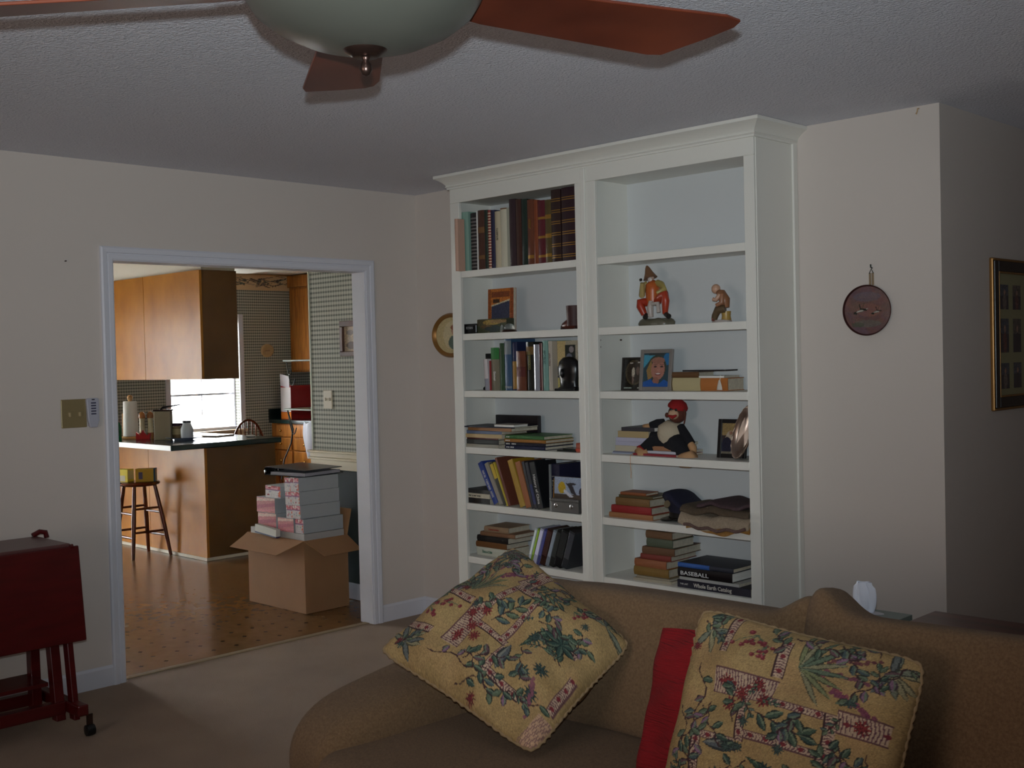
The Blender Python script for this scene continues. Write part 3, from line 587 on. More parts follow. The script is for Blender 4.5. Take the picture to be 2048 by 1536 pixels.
for i, (lb, t, c) in enumerate([('white and blue disc case at the left of the leaning cases', .016, (190, 200, 210)), ('lime green disc case in the leaning row, sixth shelf', .015, (120, 150, 50)), ('pale lilac disc case next to the lime green case', .024, (176, 176, 200)), ('blue and red disc case in the leaning row, sixth shelf', .020, (62, 66, 120)), ('dark red-brown disc case in the leaning row, sixth shelf', .034, (50, 24, 22)), ('silver-grey disc case in the leaning row, sixth shelf', .022, (110, 118, 128)), ('black disc case with pale lettering, sixth shelf', .030, (26, 28, 28)), ('wide plain black case near the end of the leaning row', .044, (16, 16, 18)), ('charcoal case at the right end of the leaning row', .036, (44, 46, 52))]):
    t_ = thing('disc_case', lb, 'disc case', (xb + t / 2, -.22, z), 'disc cases leaning on the sixth left shelf')
    Mc = Matrix.Translation((xb, -.30, z + .001 + t * math.sin(R(19)))) @ Matrix.Rotation(R(19), 4, 'Y')
    MB().box((0, 0, 0), (t - .001, .14, .19), Mc).build('case', cmat(*c, .2), t_, bevel=.001); MB().box((.002, -.0008, .05), (t - .003, .0002, .18), Mc).build('spine_label', cmat(*[min(255, int(q * 1.25 + 8)) for q in c], .3), t_)
    xb += (t + .0015) / math.cos(R(19))
# ------------------------------------------------------------------ right bay
z = ZS[1]
def figure_xy(ox, oz, sc, px0, py0, k):             # picture-grid helper for small figurines: grid units -> metres on the shelf
    return lambda cx, cy, y: (ox + (cx / k) * sc + (-.2 - y) * .75, y, oz + (py0 - cy / k) * sc)
F = figure_xy(1.7665, z, .00285, 0, 106.7, 13.96); u_ = .00285 / 13.96
FG = thing('figurine', 'porcelain seated figure in pointed hat and red trousers smoking a pipe', 'figurine', (1.88, -.2, z))
cer = lambda r, g_, b__: cmat(r, g_, b__, .35)
def lump(u, v):
    a = u * 2 * math.pi; r = [1.0, 1.05, .96, .8, 0.0][min(4, int(v * 4 + .001))]; hgt = [0, .012, .024, .032, .034][min(4, int(v * 4 + .001))]
    r *= 1 + .08 * math.sin(3 * a + 1) + .05 * math.sin(7 * a)
    return (1.886 + .088 * r * math.cos(a), -.2 + .05 * r * math.sin(a), z + hgt + .004 * math.sin(5 * a) * (v > 0) * (v < 1))
MB().surf(lump, 32, 4, True).build('rock_base', cer(96, 92, 76), FG, smooth=60)
P = lambda cx, cy, y=-.2: F(cx, cy, y)
MB().tube([P(430, 960), P(270, 950, -.23), P(150, 950, -.245), P(170, 1030, -.245), P(280, 1230, -.235)], [90 * u_, 95 * u_, 80 * u_, 95 * u_, 70 * u_], 12).build('trouser_leg', cer(164, 52, 30), FG, smooth=80)
MB().tube([P(620, 960), P(760, 850, -.235), P(860, 800, -.245), P(870, 950, -.245), P(850, 1230, -.235)], [90 * u_, 95 * u_, 80 * u_, 90 * u_, 60 * u_], 12).build('trouser_leg', cer(168, 58, 32), FG, smooth=80)
MB().tube([P(330, 1240, -.235), P(300, 1300, -.25)], [55 * u_, 60 * u_], 10).build('shoe', cer(40, 36, 34), FG, smooth=80); MB().tube([P(860, 1230, -.235), P(950, 1300, -.25)], [50 * u_, 60 * u_], 10).build('shoe', cer(40, 36, 34), FG, smooth=80)
MB().tube([P(520, 1010), P(520, 900), P(520, 700), P(525, 560), P(510, 470)], [150 * u_, 160 * u_, 160 * u_, 165 * u_, 60 * u_], 14).build('torso', cer(184, 92, 40), FG, smooth=80)
MB().tube([P(370, 540, -.2), P(290, 560, -.21), P(220, 780, -.225), P(235, 520, -.24)], [70 * u_, 80 * u_, 75 * u_, 45 * u_], 12).build('raised_arm', cer(170, 150, 96), FG, smooth=80)
MB().tube([P(660, 530, -.2), P(760, 580, -.21), P(850, 700, -.225), P(640, 770, -.24)], [75 * u_, 80 * u_, 65 * u_, 45 * u_], 12).build('resting_arm', cer(166, 148, 86), FG, smooth=80)
MB().tube([P(205, 470, -.245), P(190, 430, -.245)], 32 * u_, 8).build('pipe', BLACK, FG, smooth=80)
MB().tube([P(470, 940, -.245), P(440, 1100, -.25), P(460, 1290, -.245)], [50 * u_, 75 * u_, 60 * u_], 10).build('apron_fold', cer(176, 164, 156), FG, smooth=80); MB().tube([P(480, 1010, -.25), P(660, 1000, -.25), P(680, 1200, -.25)], [45 * u_, 50 * u_, 45 * u_], 10).build('apron_fold', cer(180, 170, 162), FG, smooth=80)
MB().ell(P(470, 400), (80 * u_, 80 * u_, 95 * u_)).build('head', cer(192, 158, 138), FG, smooth=180); MB().ell(P(450, 450, -.213), (60 * u_, 40 * u_, 60 * u_)).build('beard', cer(200, 190, 184), FG, smooth=180)
Mh = Matrix.Translation(P(440, 350)) @ Matrix.Rotation(R(-18), 4, 'Y')
MB().lathe([(165 * u_, -70 * u_), (150 * u_, -50 * u_), (95 * u_, 60 * u_), (55 * u_, 170 * u_), (25 * u_, 225 * u_), (.0001, 240 * u_)], 20, Mh).build('pointed_hat', cer(128, 92, 66), FG, smooth=60)
F = figure_xy(2.105, z, .00256, 0, 105.6, 6.0235); k6 = .00256 / 6.0235
F2 = lambda cx, cy, y=-.2: (2.246 + (cx - 1605) * k6 + (-.2 - y) * .6, y, z + (634 - cy) * k6)
FG = thing('figurine', 'small porcelain figure crouching on a stump, bald head bowed', 'figurine', (2.246, -.2, z))
MB().lathe([(.046, 0), (.047, .008), (.040, .014)], 18, Matrix.Translation((2.246, -.2, z)) @ Matrix.Diagonal((1, .7, 1, 1))).build('base', cer(176, 166, 160), FG, smooth=50)
MB().lathe([(.022, .012), (.019, .03), (.021, .05)], 12, Matrix.Translation((2.268, -.2, z))).build('stump', cer(168, 136, 70), FG, smooth=50)
MB().tube([F2(1650, 480), F2(1640, 400), F2(1600, 330), F2(1560, 315)], [42 * k6, 58 * k6, 48 * k6, 28 * k6], 12).build('robe', cer(140, 94, 64), FG, smooth=80)
MB().tube([F2(1650, 490, -.215), F2(1560, 500, -.225), F2(1525, 560, -.225), F2(1515, 595, -.225)], [42 * k6, 42 * k6, 34 * k6, 30 * k6], 10).build('trouser_leg', cer(92, 74, 52), FG, smooth=80)
MB().tube([F2(1520, 590, -.225), F2(1485, 588, -.232)], [26 * k6, 22 * k6], 10).build('foot', cer(120, 60, 46), FG, smooth=80)
MB().tube([F2(1610, 350, -.22), F2(1610, 430, -.23), F2(1545, 455, -.235)], [30 * k6, 26 * k6, 20 * k6], 10).build('arm', cer(150, 104, 76), FG, smooth=80); MB().tube([F2(1590, 350, -.225), F2(1540, 400, -.24), F2(1510, 390, -.24)], [24 * k6, 22 * k6, 20 * k6], 10).build('arm', cer(190, 150, 126), FG, smooth=80)
MB().ell(F2(1538, 282), (48 * k6, 46 * k6, 50 * k6)).build('head', cer(198, 156, 130), FG, smooth=180)
# third shelf: photo frames and small books
z = ZS[2]
def pframe(label, x0, x1, h, y, tilt, fm, cv, fw_=.012, name='photo_frame', mat_=None, inset=None, rot=0):
    t_ = thing(name, label, 'photo frame', ((x0 + x1) / 2, y + .02, z)); Mf = Matrix.Translation((x0, y, z)) @ Matrix.Rotation(R(rot), 4, 'Z') @ Matrix.Rotation(R(-tilt), 4, 'X'); w_ = x1 - x0
    fr = MB(); fr.box((0, 0, 0), (fw_, .014, h), Mf); fr.box((w_ - fw_, 0, 0), (w_, .014, h), Mf); fr.box((fw_, 0, 0), (w_ - fw_, .014, fw_), Mf); fr.box((fw_, 0, h - fw_), (w_ - fw_, .014, h), Mf); fr.build('frame', fm, t_, bevel=.0015)
    MB().box((fw_ * .5, .008, fw_ * .5), (w_ - fw_ * .5, .012, h - fw_ * .5), Mf).build('backing', BLACK, t_); MB().box((w_ * .42, 0, -h * .7), (w_ * .58, .003, 0), Mf @ Matrix.Translation((0, .014, h * .71)) @ Matrix.Rotation(R(16), 4, 'X')).build('easel_leg', BLACK, t_)
    panel('photo', cv, Mf @ Vector((fw_, .0065, fw_)), Mf.to_3x3() @ Vector((w_ - 2 * fw_, 0, 0)), Mf.to_3x3() @ Vector((0, 0, h - 2 * fw_)), t_, print_mat(.12))
    return t_
cv = Cv(44, 50, (34, 30, 26)); cv.ell(.5, .55, .40, .42, (76, 66, 48)); cv.ell(.5, .55, .33, .36, (58, 48, 40)); cv.ell(.45, .55, .07, .17, (190, 178, 160)); cv.ell(.45, .3, .04, .14, (120, 100, 90)); cv.ell(.66, .6, .07, .15, (110, 90, 80)); cv.ell(.36, .86, .08, .03, (180, 170, 160)); cv.ell(.72, .88, .08, .03, (180, 170, 160)); cv.rect(.05, .03, .4, .06, (150, 160, 150)); cv.rect(.65, .03, .9, .06, (170, 170, 160)); cv.grain(.12)
pframe('dark framed photo of a small standing figure, third right shelf', 1.672, 1.815, .155, -.20, 6, cmat(40, 34, 30, .3), cv, .008)
cv = Cv(56, 78, (44, 70, 80)); cv.poly([(0, .55), (.0, .95), (.55, .95), (.2, .75)], (70, 150, 176)); cv.ell(.9, .82, .14, .18, (40, 110, 160)); cv.rect(.2, .93, .75, 1, (50, 60, 60)); cv.ell(.52, .58, .36, .36, (60, 66, 54)); cv.poly([(.12, .5), (.30, .82), (.36, .3), (.2, .2)], (150, 118, 70)); cv.ell(.56, .52, .26, .31, (170, 116, 100)); cv.ell(.56, .78, .25, .10, (150, 104, 88)); cv.ell(.46, .60, .06, .025, (60, 44, 44)); cv.ell(.70, .60, .06, .025, (60, 44, 44)); cv.line((.40, .66), (.52, .66), .012, (84, 60, 50)); cv.line((.64, .66), (.76, .66), .012, (84, 60, 50)); cv.ell(.585, .50, .05, .05, (184, 128, 112)); cv.ell(.57, .385, .11, .045, (120, 50, 56)); cv.ell(.57, .395, .09, .022, (214, 196, 186)); cv.ell(.5, .18, .12, .12, (150, 100, 84)); cv.poly([(0, 0), (1, 0), (1, .14), (.8, .22), (.62, .1), (.42, .12), (.3, .24), (0, .14)], (28, 84, 160)); cv.grain(.05)
pframe('silver framed photo of a smiling child in blue, third right shelf', 1.79, 1.972, .190, -.215, 7, mat('frame_silver', rgb(150, 146, 142), .3, metal=.5), cv, .018)
G7 = 'small old books on the third right shelf'
t_ = FB('old cream book with worn parchment spine, third right shelf', 1.966, 2.128, z, .058, -.205, .13, cmat(186, 172, 130), bands=[(.93, .004)], bandm=cmat(70, 50, 34), group=G7)
t2 = FB('brown leather book lying on the cream parchment book', 1.972, 2.118, z + .058, .026, -.20, .12, mat('gloss_leather', rgb(104, 74, 48), .22), group=G7)
FB('orange cloth book right of the cream parchment book', 2.13, 2.272, z, .056, -.205, .13, cmat(176, 108, 50), group=G7)
FB('thin white book on top of the orange cloth book', 2.118, 2.25, z + .056, .010, -.2, .12, WHITE, soft=True, group=G7)
one('black_case', MB().box((0, 0, 0), (.225, .10, .006), Matrix.Translation((2.03, -.20, z + .0862)) @ Matrix.Rotation(R(1), 4, 'Z')), mat('gloss_black', rgb(22, 20, 24), .08), 'thin glossy black case lying across the small old books', 'case', bevel=.001)
t_ = thing('tassel', 'white bookmark tassel hanging down the orange cloth book', 'tassel', (2.235, -.212, z)); MB().tube([(2.238, -.208, z + .068), (2.239, -.2125, z + .055), (2.238, -.213, z + .045)], .0012, 6).build('cord', WHITE, t_); MB().lathe([(.015, .004), (.012, .02), (.005, .044), (.003, .048)], 12, Matrix.Translation((2.236, -.2145, z)) @ Matrix.Diagonal((1, .35, 1, 1))).build('fringe', cmat(206, 200, 190, .8), t_, smooth=60)
# fourth shelf, right bay
z = ZS[3]; G8 = 'books stacked on the fourth right shelf'; zz = z
for i, (lb, t, a, b_, cm) in enumerate([('loose bluish paper at the bottom of stack, fourth right shelf', .005, 1.652, 1.86, cmat(170, 178, 196)), ('thin dark-edged booklet near the bottom, fourth right shelf', .007, 1.660, 1.86, cmat(120, 122, 140)), ('cream paperback low in the stack, fourth right shelf', .027, 1.672, 1.86, cmat(190, 180, 158)), ('lavender-white pad in the stack, fourth right shelf', .020, 1.674, 1.855, cmat(182, 180, 200)), ('second lavender-white pad above the first, fourth right shelf', .018, 1.678, 1.86, cmat(186, 184, 204)), ('thick yellowed paperback in the stack, fourth right shelf', .030, 1.690, 1.87, cmat(182, 160, 118)), ('white book with black spine on top beside the plush toy', .018, 1.715, 1.90, cmat(60, 58, 64))]):
    FB(lb, a, b_, zz, t, -.25, .17, cm, rot=R([0, 1, 0, -1, 1, 0, 3][i]), soft=True, pages=WHITE if i == 6 else None, group=G8); zz += t
zz = z
for i, (lb, t, a, b_, cm) in enumerate([('flat red-edged book under the plush toy', .010, 1.80, 2.045, cmat(140, 40, 50)), ('white booklet on the red-edged book', .012, 1.805, 2.03, cmat(196, 196, 206)), ('tan book directly under the plush toy', .020, 1.825, 2.00, cmat(164, 116, 84)), ('pale grey book at the back under the plush toy', .012, 1.86, 2.01, cmat(150, 146, 132))]):
    FB(lb, a, b_, zz, t, -.28 + .02 * i, .20, cm, rot=R([-1, -2, 1, 2][i]), soft=True, group=G8); zz += t
zt_ = zz
k6 = .00296 / 6.0235
Q = lambda cx, cy, y=-.19: (1.984 + (cx - 1070) * k6 + (-.19 - y) * .72, y, 1.2647 - (cy - 85) * k6)
MK = thing('plush_monkey', 'plush monkey in red cap sprawled on books, cream belly', 'plush toy', (1.95, -.19, zt_))
FURB = mat('black_plush', rgb(20, 20, 26), .95, bump=.6, bscale=500, bdist=.002); TANF = mat('tan_plush', rgb(190, 146, 104), .9, bump=.5, bscale=500, bdist=.002); CREAM = mat('cream_plush', rgb(190, 176, 152), .95, bump=.6, bscale=400, bdist=.002); REDF = mat('red_felt', rgb(150, 24, 26), .9); BROWNF = mat('brown_plush', rgb(92, 48, 34), .9, bump=.5, bscale=500, bdist=.002)
MB().tube([Q(960, 500), Q(1000, 420), Q(1020, 330), Q(1040, 270)], [80 * k6, 130 * k6, 132 * k6, 66 * k6], 16).build('body', CREAM, MK, smooth=80)
MB().tube([Q(930, 450), Q(820, 430, -.215), Q(740, 500, -.225), Q(790, 590, -.232)], [105 * k6, 88 * k6, 80 * k6, 50 * k6], 14).build('leg', FURB, MK, smooth=80); MB().tube([Q(1010, 470), Q(1080, 460, -.215), Q(1130, 540, -.225), Q(1120, 600, -.232)], [105 * k6, 90 * k6, 85 * k6, 50 * k6], 14).build('leg', FURB, MK, smooth=80)
MB().ell(Q(970, 450), (150 * k6, 110 * k6, 85 * k6)).build('trouser_seat', FURB, MK, smooth=180)
MB().tube([Q(930, 280), Q(860, 290, -.2), Q(780, 315, -.21)], [42 * k6, 48 * k6, 45 * k6], 12).build('arm', FURB, MK, smooth=80); MB().tube([Q(1110, 310), Q(1170, 390, -.2), Q(1230, 460, -.21)], [42 * k6, 46 * k6, 40 * k6], 12).build('arm', FURB, MK, smooth=80)
MB().tube([Q(790, 318, -.21), Q(735, 325, -.212), Q(685, 308, -.214)], [32 * k6, 38 * k6, 14 * k6], 10).build('hand', TANF, MK, smooth=80); MB().tube([Q(1215, 450, -.21), Q(1250, 500, -.216), Q(1262, 540, -.22)], [32 * k6, 36 * k6, 22 * k6], 10).build('hand', TANF, MK, smooth=80)
MB().tube([Q(760, 560, -.245), Q(690, 590, -.25), Q(630, 520, -.25)], [60 * k6, 74 * k6, 46 * k6], 12).build('foot', TANF, MK, smooth=80); MB().tube([Q(1110, 610, -.245), Q(1190, 600, -.25), Q(1260, 550, -.25)], [62 * k6, 76 * k6, 46 * k6], 12).build('foot', TANF, MK, smooth=80)
MB().tube([Q(700, 540, -.257), Q(640, 500, -.257), Q(620, 505, -.254)], [18 * k6, 20 * k6, 12 * k6], 8).build('sole_trim', REDF, MK, smooth=80)
MB().ell(Q(1080, 190), (88 * k6, 82 * k6, 88 * k6)).build('head', BROWNF, MK, smooth=180); MB().ell(Q(1040, 195, -.222), (56 * k6, 40 * k6, 46 * k6)).build('muzzle', mat('muzzle_cream', rgb(196, 160, 130), .8), MK, smooth=180)
MB().tube([Q(985, 205, -.236), Q(1030, 218, -.246), Q(1075, 200, -.236)], [10 * k6, 18 * k6, 8 * k6], 8).build('mouth', REDF, MK, smooth=80)
for cx in (1015, 1068): MB().ell(Q(cx, 150, -.228), (13 * k6, 9 * k6, 15 * k6)).build('eye', BLACK, MK, smooth=180)
MB().lathe([(92 * k6, 0), (94 * k6, 20 * k6), (70 * k6, 60 * k6), (30 * k6, 82 * k6), (.0001, 86 * k6)], 18, Matrix.Translation(Q(1085, 140)) @ Matrix.Rotation(R(18), 4, 'Y')).build('cap', REDF, MK, smooth=60); MB().tube([Q(1160, 150, -.2), Q(1170, 220, -.21), Q(1155, 280, -.21)], 7 * k6, 6).build('cap_string', BROWNF, MK); MB().ell(Q(965, 205, -.2), (22 * k6, 16 * k6, 24 * k6)).build('ear', BROWNF, MK, smooth=180)
one('orange_cord', MB().tube([(1.822, -.30, z + .012), (1.824, -.327, z + .004), (1.824, -.3285, z - .04), (1.828, -.329, z - .075), (1.826, -.329, z - .10)], .0012, 6), cmat(190, 130, 70), 'thin orange cord dangling over the front of fourth right shelf', 'cord')
cv = Cv(40, 60, (60, 50, 50)); cv.rect(0, .6, 1, 1, (150, 126, 84)); cv.ell(.4, .5, .22, .25, (176, 160, 140)); cv.ell(.7, .35, .25, .3, (70, 50, 70)); cv.ell(.25, .25, .25, .3, (34, 36, 54)); cv.rect(0, 0, 1, .08, (110, 104, 90)); cv.ell(.42, .68, .08, .06, (150, 110, 90)); cv.grain(.1)
pframe('black framed photo behind the oval tray, fourth right shelf', 2.20, 2.34, .170, -.195, 8, BLACK, cv, .018, rot=4)
t_ = thing('oval_tray', 'tarnished silver oval tray standing on edge at shelf end', 'tray', (2.385, -.2, z))
Mt = Matrix.Translation((2.372, -.235, z + .118)) @ Matrix.Rotation(R(-20), 4, 'Z') @ Matrix.Rotation(R(-12), 4, 'X') @ Matrix.Rotation(R(90), 4, 'X') @ Matrix.Rotation(R(-14), 4, 'Z')
def otray(r0, r1, y0, y1, n=40):
    return None
PEW = mat('tarnished_silver', rgb(150, 132, 120), .3, metal=.8)
MB().lathe([(.0001, -.006), (.70, -.006), (.76, 0), (.97, .004), (1.0, .008), (.985, .012), (.76, .006), (.70, 0), (.0001, 0)], 48, Mt @ Matrix.Diagonal((.062, .117, 1, 1))).build('dish', PEW, t_, smooth=50)
MB().tube([(math.cos(a) * .061, math.sin(a) * .116, .009 + .0015 * math.sin(20 * a)) for a in [i * 2 * math.pi / 72 for i in range(72)]], .0035, 8, True, Mt).build('gadroon_rim', PEW, t_, smooth=80)
# fifth shelf, right bay
z = ZS[4]; G9 = 'old books on the fifth right shelf'; zz = z
for i, (lb, t, a, b_, cm, yf, d) in enumerate([('worn tan book at the bottom, fifth right shelf', .024, 1.66, 1.915, cmat(160, 110, 72), -.29, .18), ('red cloth book second from bottom, fifth right shelf', .034, 1.672, 1.905, cmat(150, 40, 40), -.287, .20), ('olive brown book third from bottom, fifth right shelf', .036, 1.695, 1.895, cmat(124, 92, 52), -.284, .17), ('thin dark olive book below the top one, fifth right shelf', .012, 1.705, 1.90, cmat(90, 76, 48), -.27, .16), ('small rust-brown book on top of the stack, fifth right shelf', .014, 1.72, 1.865, cmat(150, 88, 54), -.275, .10)]):
    FB(lb, a, b_, zz, t, yf, d, cm, rot=R([0, 0, -1, 1, 2][i]), group=G9); zz += t
t_ = thing('peaked_cap', 'navy uniform peaked cap with round badge, fifth right shelf', 'cap', (2.03, -.19, z))
NAVY = mat('navy_wool', rgb(26, 26, 50), .9)
def crown(u, v):
    a = u * 2 * math.pi; ca, sa = math.cos(a), math.sin(a)
    pr = [(.082, .035), (.098, .058), (.118, .084), (.112, .096), (.06, .104), (.001, .104)]
    k = v * 5; i = min(4, int(k)); f_ = k - i; r = pr[i][0] * (1 - f_) + pr[i + 1][0] * f_; h = pr[i][1] * (1 - f_) + pr[i + 1][1] * f_
    x = r * ca * 1.05; y = r * sa * .85
    return (2.03 + x * .93, -.19 + y * .93, z + h + (.036 * math.exp(-((x + .07) / .06) ** 2) - .34 * max(0, x + .02)) * min(1, v * 2.5))
MB().surf(crown, 36, 15, True).build('crown', NAVY, t_, smooth=80)
MB().lathe([(.084, 0), (.084, .040), (.078, .040), (.078, 0)], 32, Matrix.Translation((2.03, -.19, z + .004)) @ Matrix.Diagonal((.98, .8, 1, 1))).build('band', BLACK, t_, smooth=50)
mb = MB()
def vis(u, v):
    a = R(170) + R(110) * u; r = 1 + .55 * v * math.sin(math.pi * u) ** .7
    return (2.03 + .082 * r * math.cos(a), -.19 + .069 * r * math.sin(a), z + .018 - .012 * v * math.sin(math.pi * u))
mb.surf(vis, 20, 4); v_ = mb.build('visor', mat('patent_black', rgb(10, 10, 12), .15), t_, smooth=80); sm = v_.modifiers.new('thick', 'SOLIDIFY'); sm.thickness = .003
MB().lathe([(.017, 0), (.017, .004), (.0001, .006)], 20, Matrix.Translation((1.985, -.271, z + .080)) @ Matrix.Rotation(R(72), 4, 'X')).build('badge', mat('dull_badge', rgb(120, 108, 84), .4, metal=.5), t_, smooth=40)
t_ = thing('folded_blanket', 'folded striped knit blanket in brown, grey and ochre', 'blanket', (2.26, -.21, z))
def blayer(z0, th, x0, x1, y0, y1, seed, droop):
    def fn(u, v):
        a = u * 2 * math.pi; c_, s_ = math.cos(a), math.sin(a)
        sx = math.copysign(abs(c_) ** .35, c_); sz = math.copysign(abs(s_) ** .7, s_)
        y = (y0 + y1) / 2 + (y1 - y0) / 2 * sx; x = x0 + (x1 - x0) * v
        zc = z0 + th / 2 + th / 2 * sz + .006 * math.sin(9 * v + seed) + .004 * math.sin(17 * v + 2 * seed) - (max(0, -.315 - y) * 1.2 * droop) - .012 * droop * math.sin(math.pi * v) * (y < -.28)
        return (x, y + .006 * math.sin(7 * v + seed), zc)
    m_ = MB(); m_.surf(fn, 28, 24, True); n = 28; k = len(m_.v); m_.f += [tuple(range(n)), tuple(range(k - n, k))]; return m_
KN = lambda n, r, g_, b__: mat(n, rgb(r, g_, b__), .95, bump=1, bscale=320, bdist=.004, noise=.3, nscale=120)
for i, (z0, th, x0, x1, y0, mt) in enumerate([(z + .004, .034, 2.13, 2.448, -.335, KN('knit_ochre', 176, 126, 62)), (z + .034, .032, 2.09, 2.448, -.345, KN('knit_grey', 176, 156, 132)), (z + .064, .030, 2.10, 2.448, -.335, KN('knit_dark', 96, 80, 62)), (z + .090, .022, 2.18, 2.448, -.32, KN('knit_plum', 84, 62, 66))]):
    blayer(z0, th, x0, x1, y0, -.08, i * 1.7, 1 if i < 2 else .4).build('fold', mt, t_, smooth=80)
MB().tube([(2.13 + .0155 * i, -.348 - .003 * (i % 2), z + .012 + .005 * math.sin(i) - .012 * math.sin(math.pi * i / 20)) for i in range(21)], .007, 8).build('scalloped_edge', KN('knit_mauve', 120, 92, 84), t_, smooth=80)
# sixth shelf, right bay
z = ZS[5]; GA = 'worn books stacked on the sixth right shelf'; zz = z
for i, (lb, t, a, b_, cm, yf, d) in enumerate([('loose magazines at the bottom, sixth right shelf', .012, 1.80, 2.01, cmat(170, 160, 140), -.29, .20), ('pale magazine above the loose ones, sixth right shelf', .010, 1.81, 2.0, cmat(150, 140, 120), -.285, .20), ('golden brown book low in the worn stack, sixth right shelf', .040, 1.79, 1.985, cmat(130, 100, 44), -.275, .17), ('orange-brown book in the worn stack, sixth right shelf', .036, 1.795, 1.98, cmat(150, 90, 54), -.28, .17), ('faded red book in the worn stack, sixth right shelf', .026, 1.83, 2.00, cmat(130, 56, 46), -.275, .20), ('brown leaning-out book in the worn stack, sixth right shelf', .034, 1.845, 2.02, cmat(108, 76, 52), -.278, .22), ('grey-green book near the top of the worn stack', .038, 1.862, 2.01, cmat(84, 92, 74), -.272, .16), ('brown book on top of worn stack, sixth right shelf', .034, 1.858, 2.005, cmat(116, 86, 60), -.27, .16)]):
    FB(lb, a, b_, zz, t, yf, d, cm, rot=R([2, -1, 1, -2, 1, 3, -1, 0][i]), group=GA, soft=i < 2); zz += t
zz = z
GB = 'large books lying at the right of the sixth right shelf'
FB('black paperback titled Whole Earth Catalog at the pile bottom', 2.052, 2.43, zz, .034, -.30, .21, cmat(24, 22, 40), title='THE LAST', ts=.010, tpos=.04, soft=True, group=GB)
o = [q for q in COL.objects if q.get('label', '').startswith('black paperback titled Whole')][0]
text('Whole Earth Catalog', .024, cmat(206, 200, 190), o, (2.14, -.3008, zz + .009), (1, 0, 0), (0, 0, 1), 'spine_title', sx=.95, bold=.0005); zz += .034
FB('white thin paperback between the two black titled books', 2.06, 2.37, zz, .013, -.295, .21, cmat(176, 174, 170), soft=True, group=GB); zz += .013
FB('thick black hardback with BASEBALL in white on the spine', 2.052, 2.335, zz, .042, -.295, .21, cmat(20, 16, 20, .3), pages=WHITE, group=GB)
o = [q for q in COL.objects if q.get('label', '').startswith('thick black hardback with')][0]
text('BASEBALL', .024, cmat(220, 220, 220), o, (2.068, -.2990, zz + .010), (1, 0, 0), (0, 0, 1), 'spine_title', sx=1.42, bold=.0003); zz += .042
FB('large book with bright blue and dark cover on the pile top', 2.052, 2.34, zz, .020, -.292, .22, cmat(46, 48, 60), bands=[(.42, .167)], bandm=cmat(50, 96, 170), group=GB)
# ------------------------------------------------------------------ kitchen
PX, PY = -2.634, .1165
t_ = thing('kitchen_peninsula', 'low kitchen peninsula with glossy maple back panels and dark end', 'cabinet', (-3.7, .43, 0))
MB().box((-3.497, PY, .02), (PX, PY + .02, .865)).build('back_panel', MAPLE, t_); MB().box((-4.9, PY, .02), (-3.503, PY + .02, .865)).build('back_panel', MAPLE, t_)
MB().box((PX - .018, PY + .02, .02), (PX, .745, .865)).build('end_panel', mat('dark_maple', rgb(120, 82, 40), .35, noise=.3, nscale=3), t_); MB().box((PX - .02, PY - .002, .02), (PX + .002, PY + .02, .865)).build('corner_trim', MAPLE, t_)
MB().box((-4.9, PY - .010, 0), (PX + .010, PY, .022)).box((PX, PY, 0), (PX + .010, .745, .022)).build('base_trim', mat('toe_trim', rgb(214, 206, 186), .5), t_)
MB().box((-4.9, PY + .022, 0), (PX - .02, .745, .863)).build('carcass', OAK, t_)
t_ = thing('countertop', 'dark green laminate countertop overhanging the maple peninsula', 'countertop', (-3.7, .23, .865))
MB().box((-4.9, -.245, .865), (-2.47, .70, .905)).build('slab', COUNT, t_, bevel=.005); MB().box((-4.9, -.2495, .867), (-2.47, -.246, .903)).build('painted_lit_edge', mat('lit_edge_paint', rgb(200, 204, 200), .3), t_)  # daylight on the counter's front edge, put into the colour of a pale strip
t_ = thing('hanging_cabinet', 'maple cabinet hanging over the peninsula with dark end', 'cabinet', (-3.7, .28, 1.373))
MB().box((-3.497, PY, 1.373), (PX, PY + .02, 2.2)).build('back_panel', MAPLE, t_); MB().box((-4.9, PY, 1.373), (-3.503, PY + .02, 2.2)).build('back_panel', MAPLE, t_)
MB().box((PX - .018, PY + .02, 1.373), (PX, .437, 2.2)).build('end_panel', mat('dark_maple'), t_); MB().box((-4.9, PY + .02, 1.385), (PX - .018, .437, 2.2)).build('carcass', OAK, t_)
struct('ceiling_soffit', MB().box((-4.9, PY + .03, 2.2), (PX - .02, .437, H)), mat('flat_white'))
